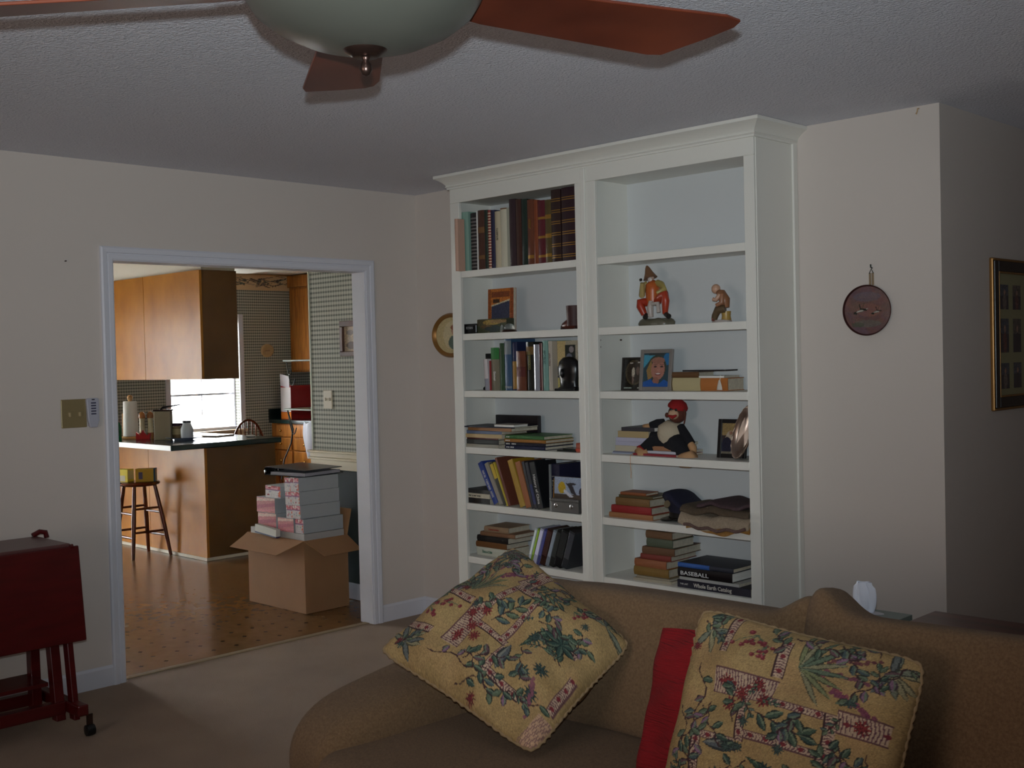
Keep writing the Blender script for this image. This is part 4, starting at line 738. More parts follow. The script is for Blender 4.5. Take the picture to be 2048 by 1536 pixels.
# things on the counter
zc = .905
t_ = thing('paper_towel', 'white paper towel roll upright on a wooden holder', 'paper towel', (-3.562, .005, zc))
T = lambda x, y: Matrix.Translation((x, y, zc))
LW = mat('light_wood', rgb(186, 140, 84), .4)
MB().lathe([(.085, 0), (.087, .010), (.08, .018)], 28, T(-3.562, .005)).build('base', LW, t_, smooth=40); MB().lathe([(.012, .30), (.018, .312), (.024, .33), (.016, .348), (.0001, .352)], 16, T(-3.562, .005)).build('finial', LW, t_, smooth=60)
MB().lathe([(.02, .02), (.058, .02), (.060, .024), (.053, .295), (.05, .30), (.02, .30)], 32, T(-3.562, .005)).build('roll', WHITE, t_, smooth=40); MB().tube([(-3.64, -.02, zc + .015), (-3.642, -.02, zc + .2)], .007, 8).build('side_rod', LW, t_)
for i, (x, y) in enumerate(((-3.40, .02), (-3.372, .075))):
    t_ = thing('pepper_mill', ['pale mill with amber cap next to the towel roll', 'pale mill with amber cap nearest the tan canister'][i], 'mill', (x, y, zc), 'mills on the counter')
    MB().lathe([(.026, 0), (.026, .05)], 20, T(x, y)).build('foot', mat('amber_wood', rgb(150, 92, 40), .3), t_, smooth=40); MB().lathe([(.024, .05), (.021, .09), (.020, .15), (.023, .165)], 20, T(x, y)).build('body', cmat(200, 186, 150, .3), t_, smooth=60); MB().lathe([(.024, .165), (.027, .18), (.022, .205), (.012, .215), (.0001, .218)], 20, T(x, y)).build('cap', mat('amber_wood'), t_, smooth=50)
one('red_napkin', MB().prism([(0, 0), (.11, 0), (.115, .05), (.085, .03), (.055, .075), (.03, .03), (.0, .06)], 0, .02, Matrix.Translation((-3.42, -.02, zc)) @ Matrix.Rotation(R(45), 4, 'Z') @ Matrix.Rotation(R(90), 4, 'X')), cmat(190, 34, 34, .5), 'red folded napkin holder before the two mills', 'napkin holder', bevel=.002)
t_ = thing('detergent_bottle', 'green plastic bottle at the counter edge by the door casing', 'bottle', (-3.478, -.15, zc))
MB().lathe([(.045, 0), (.047, .03), (.047, .10), (.035, .135), (.016, .15), (.014, .165)], 24, T(-3.478, -.16) @ Matrix.Diagonal((1.1, .8, 1, 1))).build('body', cmat(20, 120, 60, .25), t_, smooth=50); MB().lathe([(.017, .165), (.017, .20), (.02, .205), (.02, .225), (.012, .23)], 16, T(-3.478, -.16)).build('cap', cmat(10, 90, 60, .3), t_, smooth=50)
t_ = thing('canister', 'tall tan canister with dark lid standing on the counter', 'canister', (-3.13, .05, zc))
Mc = T(-3.125, .055) @ Matrix.Rotation(R(42), 4, 'Z')
MB().box((-.066, -.03, 0), (.066, .03, .225), Mc).build('body', cmat(150, 138, 114, .45), t_, bevel=.006); MB().box((-.07, -.033, .225), (.07, .033, .238), Mc).build('lid', cmat(60, 44, 40, .25), t_, bevel=.004); MB().tube([Mc @ Vector((-.02, 0, .238)), Mc @ Vector((.0, 0, .255)), Mc @ Vector((.06, .02, .262)), Mc @ Vector((.12, .05, .272))], [.006, .008, .006, .004], 8).build('handle', BLACK, t_, smooth=60)
t_ = thing('spice_rack', 'small wire rack of glinting jars behind the mills', 'rack', (-3.30, .12, zc))
for k in range(4): MB().tube([(-3.34, .09, zc + .02 + .06 * k), (-3.27, .13, zc + .02 + .06 * k), (-3.25, .16, zc + .02 + .06 * k)], .003, 6).build('wire', STEEL, t_)
for x, y in ((-3.34, .09), (-3.25, .16)): MB().tube([(x, y, zc), (x, y, zc + .24)], .004, 6).build('post', STEEL, t_)
for k in range(3): MB().lathe([(.018, 0), (.018, .04), (.012, .05), (.0001, .05)], 12, T(-3.295, .125) @ Matrix.Translation((0, 0, .022 + .06 * k))).build('jar', cmat(150, 110, 70, .15), t_, smooth=50)
t_ = thing('plate', 'pale blue plate under two jars on the counter', 'plate', (-3.0, .15, zc))
MB().lathe([(.07, 0), (.075, .006), (.135, .018), (.14, .02), (.136, .022), (.075, .011), (.0001, .010)], 40, T(-2.99, .15)).build('dish', cmat(150, 160, 190, .2), t_, smooth=60)
t_ = thing('jar', 'brown lidded jar on the pale blue plate', 'jar', (-3.07, .14, zc + .011)); MB().lathe([(.036, .011), (.038, .02), (.038, .10), (.034, .105)], 24, T(-3.065, .14)).build('body', cmat(120, 96, 66, .2), t_, smooth=50); MB().lathe([(.039, .106), (.040, .125), (.036, .128)], 24, T(-3.065, .14)).build('lid', cmat(60, 24, 40, .25), t_, smooth=50); MB().lathe([(.0385, .04), (.0385, .085)], 24, T(-3.065, .14)).build('label', cmat(170, 150, 110), t_, smooth=50)
t_ = thing('jar', 'white jar with dark lid on the pale blue plate', 'jar', (-2.965, .165, zc + .011)); MB().lathe([(.044, .011), (.048, .02), (.048, .085), (.034, .118), (.030, .132)], 24, T(-2.965, .165)).build('body', cmat(200, 208, 214, .2), t_, smooth=50); MB().lathe([(.033, .132), (.033, .146), (.029, .148)], 24, T(-2.965, .165)).build('lid', cmat(50, 46, 50, .25), t_, smooth=50)
one('magazine', MB().prism([(0, 0), (.26, 0), (.26, .20), (0, .20)], 0, .012, T(-3.25, .38) @ Matrix.Rotation(R(12), 4, 'Z')), cmat(150, 130, 110, .15), 'glossy magazine lying on the sunlit counter', 'magazine', bevel=.001)
one('dish_cloth', MB().ell((-2.75, .60, zc + .008), (.05, .035, .008)), WHITE, 'small white folded cloth near the counter corner', 'cloth', smooth=180)
# stool and boxes
sx, sy, sz = -3.285, -.08, .585
t_ = thing('bar_stool', 'dark brown wooden bar stool by the maple peninsula', 'stool', (sx, sy, 0))
MB().lathe([(.0001, sz - .034), (.12, sz - .034), (.15, sz - .026), (.158, sz - .014), (.150, sz - .002), (.11, sz), (.0001, sz - .004)], 36, Matrix.Translation((sx, sy, 0))).build('seat', STOOLW, t_, smooth=60)
top = [(-.085, -.085), (.085, -.085), (.085, .085), (-.085, .085)]; bot = [(-.155, -.14), (.14, -.14), (.17, .16), (-.14, .135)]
for i in range(4): MB().tube([(sx + top[i][0], sy + top[i][1], sz - .03), (sx + (top[i][0] + bot[i][0]) / 2, sy + (top[i][1] + bot[i][1]) / 2, sz / 2), (sx + bot[i][0], sy + bot[i][1], 0)], [.014, .018, .013], 12).build('leg', STOOLW, t_, smooth=60)
for lv in (.16, .20, .34, .38):
    for i in range(4):
        if (i % 2) != (lv in (.20, .38)): continue
        q = 1 - lv / (sz - .03); a = [top[i][k] * (1 - q) + bot[i][k] * q for k in (0, 1)]; b_ = [top[(i + 1) % 4][k] * (1 - q) + bot[(i + 1) % 4][k] * q for k in (0, 1)]
        MB().tube([(sx + a[0], sy + a[1], lv), (sx + (a[0] + b_[0]) / 2, sy + (a[1] + b_[1]) / 2, lv), (sx + b_[0], sy + b_[1], lv)], [.008, .010, .008], 8).build('rung', STOOLW, t_, smooth=60)
t_ = thing('carton', 'pale yellow carton on the bar stool behind the door casing', 'carton', (-3.37, -.15, sz)); Mb = Matrix.Translation((-3.36, -.155, sz)) @ Matrix.Rotation(R(20), 4, 'Z')
MB().box((-.055, -.035, 0), (.055, .035, .098), Mb).build('body', cmat(236, 214, 70, .4), t_, bevel=.002); MB().box((-.054, -.036, .005), (.03, -.0345, .05), Mb).build('print', cmat(220, 214, 190, .4), t_); MB().box((.0555, -.03, .02), (.0562, .03, .09), Mb).build('print', cmat(216, 204, 150, .4), t_)
t_ = thing('carton', 'yellow carton with teal end on the bar stool', 'carton', (-3.24, -.06, sz)); Mb = Matrix.Translation((-3.235, -.045, sz)) @ Matrix.Rotation(R(52), 4, 'Z')
MB().box((-.075, -.04, 0), (.062, .04, .10), Mb).build('body', cmat(200, 156, 20, .4), t_, bevel=.002); MB().box((.062, -.04, 0), (.075, .04, .101), Mb).build('end_band', cmat(14, 74, 90, .4), t_, bevel=.001); MB().box((-.05, -.0412, .02), (-.02, -.040, .075), Mb).build('print', cmat(90, 80, 110, .4), t_)
# cardboard box full of cheque boxes
bx0, bx1, by0, by1, bh = -1.118, -.514, -.482, -.165, .432
t_ = thing('cardboard_box', 'large open cardboard box with folded-out flaps on kitchen floor', 'box', ((bx0 + bx1) / 2, (by0 + by1) / 2, 0)); th = .006
for a, b_ in (((bx0, by0, 0), (bx1, by0 + th, bh)), ((bx0, by1 - th, 0), (bx1, by1, bh)), ((bx0, by0 + th, 0), (bx0 + th, by1 - th, bh)), ((bx1 - th, by0 + th, 0), (bx1, by1 - th, bh))): MB().box(a, b_).build('side', CARD, t_)
MB().box((bx0 + th, by0 + th, 0), (bx1 - th, by1 - th, th)).build('bottom', CARD, t_)
def flap(p0, p1, d0, d1, name='flap'):               # quad from hinge p0-p1 to outer edge d0-d1, with thickness
    P = [Vector(q) for q in (p0, p1, d1, d0)]; n = (P[1] - P[0]).cross(P[3] - P[0]).normalized() * .004
    MB().add([*P, *[q + n for q in P]], [(0, 1, 2, 3), (7, 6, 5, 4), (0, 4, 5, 1), (1, 5, 6, 2), (2, 6, 7, 3), (3, 7, 4, 0)]).build(name, CARD, t_)
flap((bx0, by0, bh), (bx1, by0, bh), (bx0 - .01, by0 - .125, bh - .075), (bx1 + .0 - .11, by0 - .125, bh - .078)); flap((bx1, by0, bh), (bx1, by1, bh), (bx1 + .16, by0 + .03, bh - .075), (bx1 + .16, by1 - .02, bh - .07))
flap((bx0, by1, bh), (bx1, by1, bh), (bx0 + .02, by1 + .05, bh + .15), (bx1 - .02, by1 + .05, bh + .15)); flap((bx0, by0, bh), (bx0, by1, bh), (bx0 - .12, by0 + .02, bh - .06), (bx0 - .12, by1 - .02, bh - .06))
def cbox(label, x0, x1, z0, z1, y0=-.46, y1=-.185, style='floral', seed=0):
    q = thing('cheque_box', label, 'carton', ((x0 + x1) / 2, (y0 + y1) / 2, z0), 'small cartons in the cardboard box')
    MB().box((x0, y0, z0), (x1 - .001, y1, z1 - .001)).build('body', cmat(170, 174, 176, .6), q, bevel=.001)
    rr = random.Random(seed)
    if style == 'floral':
        cv = Cv(26, 26, (206, 196, 196)); cv.rect(0, .62, 1, .70, (120, 60, 110)); cv.rect(0, .70, 1, 1, (206, 130, 140)); 
        for _ in range(10): cv.ell(rr.random(), rr.uniform(.72, 1), .10, .07, rr.choice([(224, 212, 206), (150, 24, 50), (176, 40, 44)]))
        for _ in range(4): cv.ell(rr.uniform(.1, .9), rr.uniform(.1, .55), .08, .07, rr.choice([(150, 40, 60), (160, 150, 170), (150, 160, 150)]))
        for _ in range(4): cv.ell(rr.uniform(.85, 1), rr.uniform(0, .6), .08, .08, (210, 90, 50))
    elif style == 'pink':
        cv = Cv(26, 26, (196, 120, 124)); cv.poly([(0, .2), (1, .5), (1, .7), (0, .45)], (176, 90, 110)); cv.poly([(0, .7), (1, .85), (1, 1), (0, .9)], (220, 186, 176)); cv.poly([(0, 0), (1, .2), (1, .3), (0, .15)], (214, 130, 140))
    else:
        cv = Cv(26, 14, (196, 196, 186)); cv.rect(0, 0, 1, .15, (40, 44, 90))
    cv.grain(.06); panel('printed_end', cv, (x0 + .001, y0 - .0008, z0 + .001), (x1 - x0 - .003, 0, 0), (0, 0, z1 - z0 - .003), q, print_mat(.3))
zs_ = [.440, .523, .606, .689, .772, .815]
rows = [('bottom', .470, .555, -.54), ('second', .555, .635, -.567), ('third', .635, .717, -.572), ('top', .717, .80, -.578)]
MB_base = one('carton_layer', MB().box((-1.10, -.47, .10), (-.53, -.18, .468)), cmat(176, 172, 168, .6), 'pale carton layer filling the cardboard box up to its rim', 'carton')
for i, (nm, a, b_, xr_) in enumerate(rows):
    cbox('%s floral carton at the right front corner of the pile' % nm, xr_ - .085, xr_, a, b_, -.465, -.175, seed=i)
    if i: cbox('%s floral carton left of the corner pile' % nm, xr_ - .155, xr_ - .0865, a - .005 + .0, b_ - .005, -.46, -.19, seed=10 + i)
cbox('pink carton beside the bottom floral carton', -.80, -.632, .468, .552, -.47, -.2, 'pink')
cbox('pink carton at the left bottom of the carton pile', -1.03, -.83, .468, .565, -.46, -.2, 'pink'); cbox('pink carton on top of the left bottom pink carton', -1.04, -.84, .565, .66, -.46, -.2, 'pink')
cbox('pink and white carton on the two left pink ones', -.955, -.79, .66, .735, -.45, -.2, 'floral', 33)
t2 = thing('white_carton', 'long white carton with navy base on the front flap', 'carton', (-.87, -.5, .44)); Mb = Matrix.Translation((-1.0, -.505, .445)) @ Matrix.Rotation(R(-1), 4, 'Z') @ Matrix.Rotation(R(4), 4, 'Y')
MB().box((0, 0, .008), (.235, .03, .052), Mb).build('body', cmat(206, 206, 196, .5), t2, bevel=.001); MB().box((0, 0, 0), (.236, .031, .008), Mb).build('base_stripe', cmat(30, 34, 80, .5), t2)
t2 = thing('ring_binder', 'black ring binder lying open on top of the carton pile', 'binder', (-.75, -.3, .80)); Mb = Matrix.Translation((-.72, -.31, .803)) @ Matrix.Rotation(R(8), 4, 'Z')
MB().box((-.20, -.155, 0), (.16, .155, .004), Mb).build('lower_cover', cmat(26, 24, 28, .3), t2); MB().box((-.15, -.15, .004), (.15, .14, .022), Mb).build('paper_block', cmat(150, 148, 156, .6), t2); MB().box((-.20, -.155, 0), (-.196, .155, .045), Mb).build('spine', cmat(20, 20, 22, .25), t2)
MB().box((-.20, -.15, .040), (.15, .155, .044), Mb @ Matrix.Rotation(R(2), 4, 'Y')).build('upper_cover', cmat(52, 52, 60, .3), t2)
for y_ in (-.08, 0, .08): MB().tube([Mb @ Vector((-.175 + .016 * math.cos(a), y_, .022 + .016 * math.sin(a))) for a in [i * .6 for i in range(11)]], .002, 6).build('ring', STEEL, t2)
MB().ell(Mb @ Vector((-.19, -.158, .022)), (.01, .004, .012)).build('ring_mechanism', STEEL, t2, smooth=180)
# near wall: switch plate, small picture
t_ = thing('light_switch', 'cream switch plate on the checked kitchen wall', 'light switch', (-.852, -.032, 1.25)); MB().box((-.897, -.038, 1.187), (-.808, -.03, 1.303)).build('plate', cmat(200, 190, 166, .4), t_, bevel=.003)
for x_ in (-.874, -.831): MB().box((x_ - .006, -.046, 1.236), (x_ + .006, -.038, 1.256)).build('toggle', cmat(210, 200, 180, .4), t_, bevel=.002)
cv = Cv(40, 40, (176, 156, 130)); cv.ell(.25, .75, .15, .1, (110, 96, 90)); cv.ell(.3, .25, .2, .15, (84, 60, 52)); cv.ell(.7, .5, .2, .25, (120, 96, 80)); cv.grain(.1)
t_ = thing('framed_print', 'small brown framed print on the checked wall by the doorway', 'picture', (-.55, -.04, 1.51))
f = MB().box((-.696, -.05, 1.515), (-.40, -.03, 1.545)); f.box((-.696, -.05, 1.70), (-.40, -.03, 1.735)); f.box((-.696, -.05, 1.545), (-.665, -.03, 1.70)); f.box((-.43, -.05, 1.545), (-.40, -.03, 1.70)); f.build('frame', cmat(88, 58, 46, .4), t_, bevel=.004)
panel('print', cv, (-.665, -.034, 1.545), (.235, 0, 0), (0, 0, .155), t_)
# baker's rack behind the wall end
t_ = thing('bakers_rack', 'dark iron rack with pale shelves behind the kitchen wall end', 'rack', (-1.35, .32, 0))
for z_ in (1.16, 1.50): MB().box((-1.69, .20, z_ - .008), (-1.06, .48, z_ + .004)).build('shelf', mat('rack_shelf', rgb(150, 160, 150), .35), t_, bevel=.003)
for x_ in (-1.08, -1.62):
    for y_ in (.22, .46):
        if x_ < -1.5 and y_ < .3: continue
        MB().tube([(x_, y_, 0), (x_, y_, 1.62)], .007, 8).build('post', IRON, t_)
for z_ in (1.16, 1.50): MB().tube([(-1.66 + .10 * s_, .21, z_ - .012 - .13 * math.sin(s_ * 2.6) - .05 * s_) for s_ in [i / 14 for i in range(15)]], .004, 6).build('scroll', IRON, t_)
MB().tube([(-1.66, .21, 1.15), (-1.60, .21, 1.02), (-1.63, .21, .92), (-1.72, .21, .80), (-1.76, .21, .66)], .005, 6).build('scroll', IRON, t_)
MB().tube([(-1.62 + .02 * math.cos(a), .21, 1.42 + .02 * math.sin(a)) for a in [i * .5 for i in range(13)]], .003, 6).build('scroll', IRON, t_)
# desk cabinets in the far corner
t_ = thing('desk_cabinet', 'oak desk cabinet with drawers in the far kitchen corner', 'cabinet', (-4.8, 2.87, 0))
MB().box((XB, 2.59, .08), (-3.6, 3.14, .84)).build('carcass', OAK, t_); 
for a, b_ in ((-5.43, -5.07), (-5.03, -4.62), (-4.58, -4.17)):
    for za, zb in ((.70, .825), (.56, .685), (.34, .545), (.1, .325)):
        d_ = MB().box((a, 2.572, za), (b_, 2.59, zb)).build('drawer', OAK, t_, bevel=.004); MB().ell(((a + b_) / 2, 2.562, (za + zb) / 2), (.013, .013, .013)).build('knob', BRASS, d_, smooth=180)
t_ = thing('laminate_counter', 'dark green laminate top on the oak desk cabinet', 'countertop', (-4.8, 2.86, .84)); MB().box((XB, 2.55, .84), (-3.58, 3.17, .88)).build('slab', COUNT, t_, bevel=.004); MB().box((XB, 3.15, .88), (-3.58, 3.17, .99)).build('backsplash', COUNT, t_); MB().box((XB, 2.55, .88), (XB + .02, 3.15, .99)).build('side_splash', COUNT, t_)
t_ = thing('wall_cabinet', 'oak wall cabinet with raised panel door in kitchen corner', 'cabinet', (-4.9, 3.0, 1.38))
MB().box((XB, 2.86, 1.38), (-4.2, 3.17, H - .01)).build('carcass', OAK, t_)
for a, b_ in ((-5.42, -4.84), (-4.81, -4.23)):
    d_ = MB().box((a, 2.84, 1.40), (b_, 2.86, H - .16)).build('door', OAK, t_, bevel=.004); MB().box((a + .08, 2.835, 1.48), (b_ - .08, 2.84, H - .24)).build('raised_panel', OAK, d_, bevel=.015, seg=2)
MB().box((XB, 2.83, H - .14), (-4.2, 2.86, H - .01)).build('frieze', OAK, t_, bevel=.006)
t_ = thing('product_box', 'red carton with white end and raised flap on the desk', 'carton', (-5.2, 2.85, .88)); Mb = Matrix.Translation((-5.33, 2.63, .88))
MB().box((0, 0, 0), (.19, .42, .36), Mb).build('body', cmat(170, 30, 32, .4), t_, bevel=.002); MB().box((.002, -.003, .08), (.188, -.0005, .34), Mb).build('white_end', cmat(214, 208, 206, .4), t_); MB().box((.002, -.003, .004), (.188, -.0005, .075), Mb).build('orange_stripe', cmat(220, 120, 30, .4), t_); MB().box((0, -.002, .36), (.17, .002, .49), Mb @ Matrix.Translation((0, 0, .36)) @ Matrix.Rotation(R(10), 4, 'Y') @ Matrix.Rotation(R(8), 4, 'X') @ Matrix.Translation((0, 0, -.36))).build('flap', cmat(206, 200, 204, .5), t_)
def bag(u, v):
    a = u * 2 * math.pi; r = .5 + .5 * min(1, (1 - v) * 3 + .4); w_ = (.06 + .09 * math.sin(math.pi * min(1, .25 + .75 * (1 - v)))) * (1 + .12 * math.sin(5 * a + 4 * v))
    return (-4.64 + w_ * math.cos(a) * .8, 2.515 + .032 * math.sin(a) * (1 + .2 * math.sin(3 * a)), .86 - .36 * (1 - v) + .01 * math.sin(4 * a))
one('plastic_bag', MB().surf(bag, 32, 14, True), mat('thin_plastic', rgb(206, 208, 216), .25), 'white plastic bag hanging at the front of the oak desk', 'bag', smooth=80)
t_ = thing('wall_plaque', 'small oval cream plaque on the checked kitchen wall', 'plaque', (XB + .01, 2.554, 1.54)); MB().lathe([(.0001, 0), (.078, 0), (.085, .004), (.08, .010), (.06, .012), (.0001, .010)], 32, Matrix.Translation((XB, 2.554, 1.62)) @ Matrix.Rotation(R(90), 4, 'Y') @ Matrix.Diagonal((.85, 1, 1, 1))).build('disc', cmat(190, 162, 116, .5), t_, smooth=50); MB().box((XB + .011, 2.525, 1.615), (XB + .013, 2.583, 1.622)).build('inscription', cmat(140, 110, 80), t_)
t_ = thing('ceiling_light', 'flat white light fixture on the kitchen ceiling', 'ceiling light', (-4.3, 1.6, H - .05)); MB().box((-4.9, 1.3, H - .05), (-4.1, 2.0, H)).build('housing', WHITE, t_, bevel=.01); MB().box((-4.85, 1.35, H - .056), (-4.15, 1.95, H - .05)).build('diffuser', mat('diffuser', rgb(235, 235, 228), .5), t_)
# windsor chair by the window
t_ = thing('windsor_chair', 'wooden hoop-back chair below the kitchen window', 'chair', (-4.55, 1.75, 0)); cx, cy = -4.5, 1.752
MB().tube([(-4.60, cy + .185 * math.cos(a) * (1 if abs(math.cos(a)) < .98 else 1), .60 + .335 * math.sin(a)) for a in [R(-8) + i * R(196) / 20 for i in range(21)]], .011, 8).build('hoop', STOOLW, t_, smooth=80)
for k in range(7):
    y_ = -.13 + .26 * k / 6; zt_ = .60 + .335 * math.sqrt(max(0, 1 - (y_ / .185) ** 2)); MB().tube([(-4.58, cy + y_ * .9, .455), (-4.60, cy + y_, zt_)], .006, 6).build('spindle', STOOLW, t_)
for s_ in (-1, 1): MB().tube([(-4.57, cy + .17 * s_, .45), (-4.60, cy + .184 * s_, .60)], .010, 8).build('hoop_foot', STOOLW, t_)
MB().lathe([(.0001, .415), (.19, .418), (.21, .435), (.20, .452), (.0001, .448)], 28, Matrix.Translation((-4.42, cy, 0))).build('seat', STOOLW, t_, smooth=60)
for a, b_ in ((-.13, -.13), (.13, -.13), (.13, .13), (-.13, .13)): MB().tube([(-4.42 + a, cy + b_, .43), (-4.42 + a * 1.5, cy + b_ * 1.5, 0)], [.015, .011], 10).build('leg', STOOLW, t_, smooth=60)
# ------------------------------------------------------------------ living room: walls
t_ = thing('switch_plate', 'brass double switch plate on the wall left of the doorway', 'light switch', (.002, -2.083, 1.21))
SWP = mat('aged_brass', rgb(150, 134, 96), .4, metal=.35)
MB().box((0, -2.141, 1.211), (.006, -2.022, 1.341)).build('plate', SWP, t_, bevel=.003)
for y_ in (-2.105, -2.058): MB().box((.006, y_ - .005, 1.262), (.018, y_ + .005, 1.282)).build('toggle', cmat(170, 150, 110, .4), t_, bevel=.002)
t_ = thing('remote_control', 'slim grey fan remote in a wall cradle beside switch plate', 'remote', (.01, -1.998, 1.207))
GR = cmat(176, 176, 188, .4)
MB().prism([(-2.028, 1.338), (-2.02, 1.343), (-1.975, 1.343), (-1.968, 1.338), (-1.968, 1.24), (-1.978, 1.208), (-2.012, 1.208), (-2.022, 1.24)], .004, .022, Matrix(((0, 0, 1, 0), (1, 0, 0, 0), (0, 1, 0, 0), (0, 0, 0, 1)))).build('handset', GR, t_, bevel=.004)
MB().box((.0005, -2.016, 1.214), (.006, -1.974, 1.30)).build('cradle', GR, t_)
for k in range(5): MB().box((.0215, -2.008, 1.318 - .0125 * k), (.0235, -1.984, 1.324 - .0125 * k)).build('button', cmat(60, 60, 84, .4), t_, bevel=.001)
MB().box((.0215, -2.004, 1.334), (.0235, -1.99, 1.339)).build('indicator', cmat(40, 40, 50, .3), t_)
one('nail', MB().tube([(0, -2.098, 1.969), (.012, -2.098, 1.969)], .003, 8), BRONZE, 'tiny nail in the bare wall above the switch plate', 'nail')
one('ceiling_hook', MB().tube([(3.056, -.001, 2.43), (3.056, -.014, 2.428), (3.056, -.016, 2.418), (3.05, -.012, 2.408), (3.046, -.006, 2.412)], .0025, 8), cmat(190, 160, 120, .4), 'small hook on the wall just below the ceiling near corner', 'hook')
# oval portrait left of the bookcase
t_ = thing('oval_picture', 'gilt oval framed portrait on the wall beside the bookcase', 'picture', (.29, -.01, 1.49))
Mo = Matrix.Translation((.292, 0, 1.617)) @ Matrix.Rotation(R(90), 4, 'X')
MB().lathe([(.80, .002), (1.0, .002), (1.0, .014), (.93, .026), (.85, .020), (.80, .012)], 48, Mo @ Matrix.Diagonal((.155, .126, 1, 1))).build('frame', mat('old_gilt', rgb(150, 108, 56), .35, metal=.5), t_, smooth=40)
def disc_print(name, cv, M, rx, ry, zc_, parent, material=None, n=40, bow=0):
    mb = MB(); cols = []; vs = []; fs = []
    for j in range(n + 1):
        for i in range(n * 2):
            a = math.pi * i / n; r = j / n; x, y = r * math.cos(a), r * math.sin(a); vs.append((x * rx, y * ry, zc_ + bow * (1 - r * r)))
            cols.append(cv.a[min(cv.h - 1, int((y * .5 + .5) * cv.h)), min(cv.w - 1, int((x * .5 + .5) * cv.w))])
    for j in range(n):
        for i in range(n * 2): fs.append((j * 2 * n + i, (j + 1) * 2 * n + i, (j + 1) * 2 * n + (i + 1) % (2 * n), j * 2 * n + (i + 1) % (2 * n)))
    mb.add(vs, fs, M); o = mb.build(name, material or print_mat(.3), parent, smooth=80, recalc=False); set_print(o, lin(np.array(cols))); return o
cv = Cv(60, 60, (196, 176, 128)); cv.ell(.55, .5, .3, .4, (206, 190, 150)); cv.ell(.62, .62, .1, .14, (186, 140, 116)); cv.ell(.62, .3, .2, .2, (96, 112, 100)); cv.ell(.62, .72, .12, .08, (150, 90, 60)); cv.grain(.04)
disc_print('portrait', cv, Mo, .126, .102, .010, t_)
# painted copper plate with hanger
t_ = thing('copper_plate', 'round painted copper plate with flying ducks hanging on the wall', 'wall plate', (2.829, -.02, 1.54))
Mo = Matrix.Translation((2.829, -.012, 1.643)) @ Matrix.Rotation(R(90), 4, 'X') @ Matrix.Rotation(R(3), 4, 'Y')
cv = Cv(140, 140, (112, 80, 76))
for _ in range(260): cv.ell(random.random(), random.random(), random.uniform(.05, .16), random.uniform(.03, .1), random.choice([(120, 84, 80), (104, 84, 96), (132, 92, 78), (96, 74, 80), (110, 96, 84)]), al=.25)
cv.ell(.55, .5, .25, .14, (150, 100, 84), al=.4); cv.ell(.5, .22, .3, .08, (104, 112, 100), al=.5); cv.ell(.3, .2, .15, .05, (76, 84, 66), al=.6); cv.ell(.5, .78, .3, .1, (100, 104, 120), al=.4)
for (x, y, s_) in ((.37, .49, 1.5), (.72, .46, 1.1)):
    cv.leaf(x - .08 * s_, y - .02 * s_, .2 * s_, .02 * s_, .25, (176, 170, 160)); cv.line((x, y + .02 * s_), (x - .02 * s_, y + .09 * s_), .008 * s_, (40, 40, 38)); cv.line((x, y + .03 * s_), (x + .08 * s_, y + .01 * s_), .012 * s_, (44, 44, 40)); cv.ell(x - .08 * s_, y - .03 * s_, .028 * s_, .018 * s_, (36, 44, 38)); cv.line((x + .02 * s_, y + .03 * s_), (x + .05 * s_, y + .1 * s_), .006 * s_, (90, 76, 60))
cv.grain(.04)
disc_print('painted_face', cv, Mo, .0985, .0985, .003, t_, print_mat(.22, coat=.5), bow=.006)
MB().lathe([(.098, .002), (.102, .005), (.104, .008), (.1045, .010), (.1035, .012), (.100, .008), (.098, .004)], 64, Mo).build('rim', mat('dark_copper', rgb(92, 58, 56), .3, metal=.7), t_, smooth=60)
for x_ in (2.8385, 2.851): MB().box((x_ - .0045, -.006, 1.745), (x_ + .0045, -.004, 1.795)).build('hanger_strap', mat('hanger_brass', rgb(206, 190, 160), .2, metal=.8), t_)
MB().tube([(2.836, -.006, 1.793), (2.846, -.008, 1.812), (2.854, -.006, 1.793)], .0018, 6).build('hanger_wire', IRON, t_); MB().tube([(2.846, .0, 1.815), (2.846, -.012, 1.818), (2.846, -.013, 1.83)], .003, 8).build('nail', IRON, t_)
# collage frame on the hall wall
cf = thing('collage_frame', 'large black and gold collage frame on the dark hall wall', 'picture frame', (xcv + .01, .9, 1.208)); X0 = xcv
fy0, fy1, fz0, fz1 = .455, 1.38, 1.209, 1.856
def rectframe(y0, y1, z0, z1, w_, x0, x1, name, m_, bev=.003):
    for a, b_ in (((x0, y0, z0), (x1, y0 + w_, z1)), ((x0, y1 - w_, z0), (x1, y1, z1)), ((x0, y0 + w_, z0), (x1, y1 - w_, z0 + w_)), ((x0, y0 + w_, z1 - w_), (x1, y1 - w_, z1))): MB().box(a, b_).build(name, m_, cf, bevel=bev)
rectframe(fy0, fy1, fz0, fz1, .012, X0 + .001, X0 + .018, 'gilt_edge', mat('old_gilt'), .005); rectframe(fy0 + .012, fy1 - .012, fz0 + .012, fz1 - .012, .044, X0 + .001, X0 + .022, 'black_moulding', cmat(22, 18, 18, .3)); rectframe(fy0 + .056, fy1 - .056, fz0 + .056, fz1 - .056, .008, X0 + .001, X0 + .022, 'inner_bead', mat('old_gilt'), .002)
MB().box((X0 + .001, fy0 + .064, fz0 + .064), (X0 + .010, fy1 - .064, fz1 - .064)).build('mat_board', cmat(150, 142, 108, .8), cf)
pi_ = 0
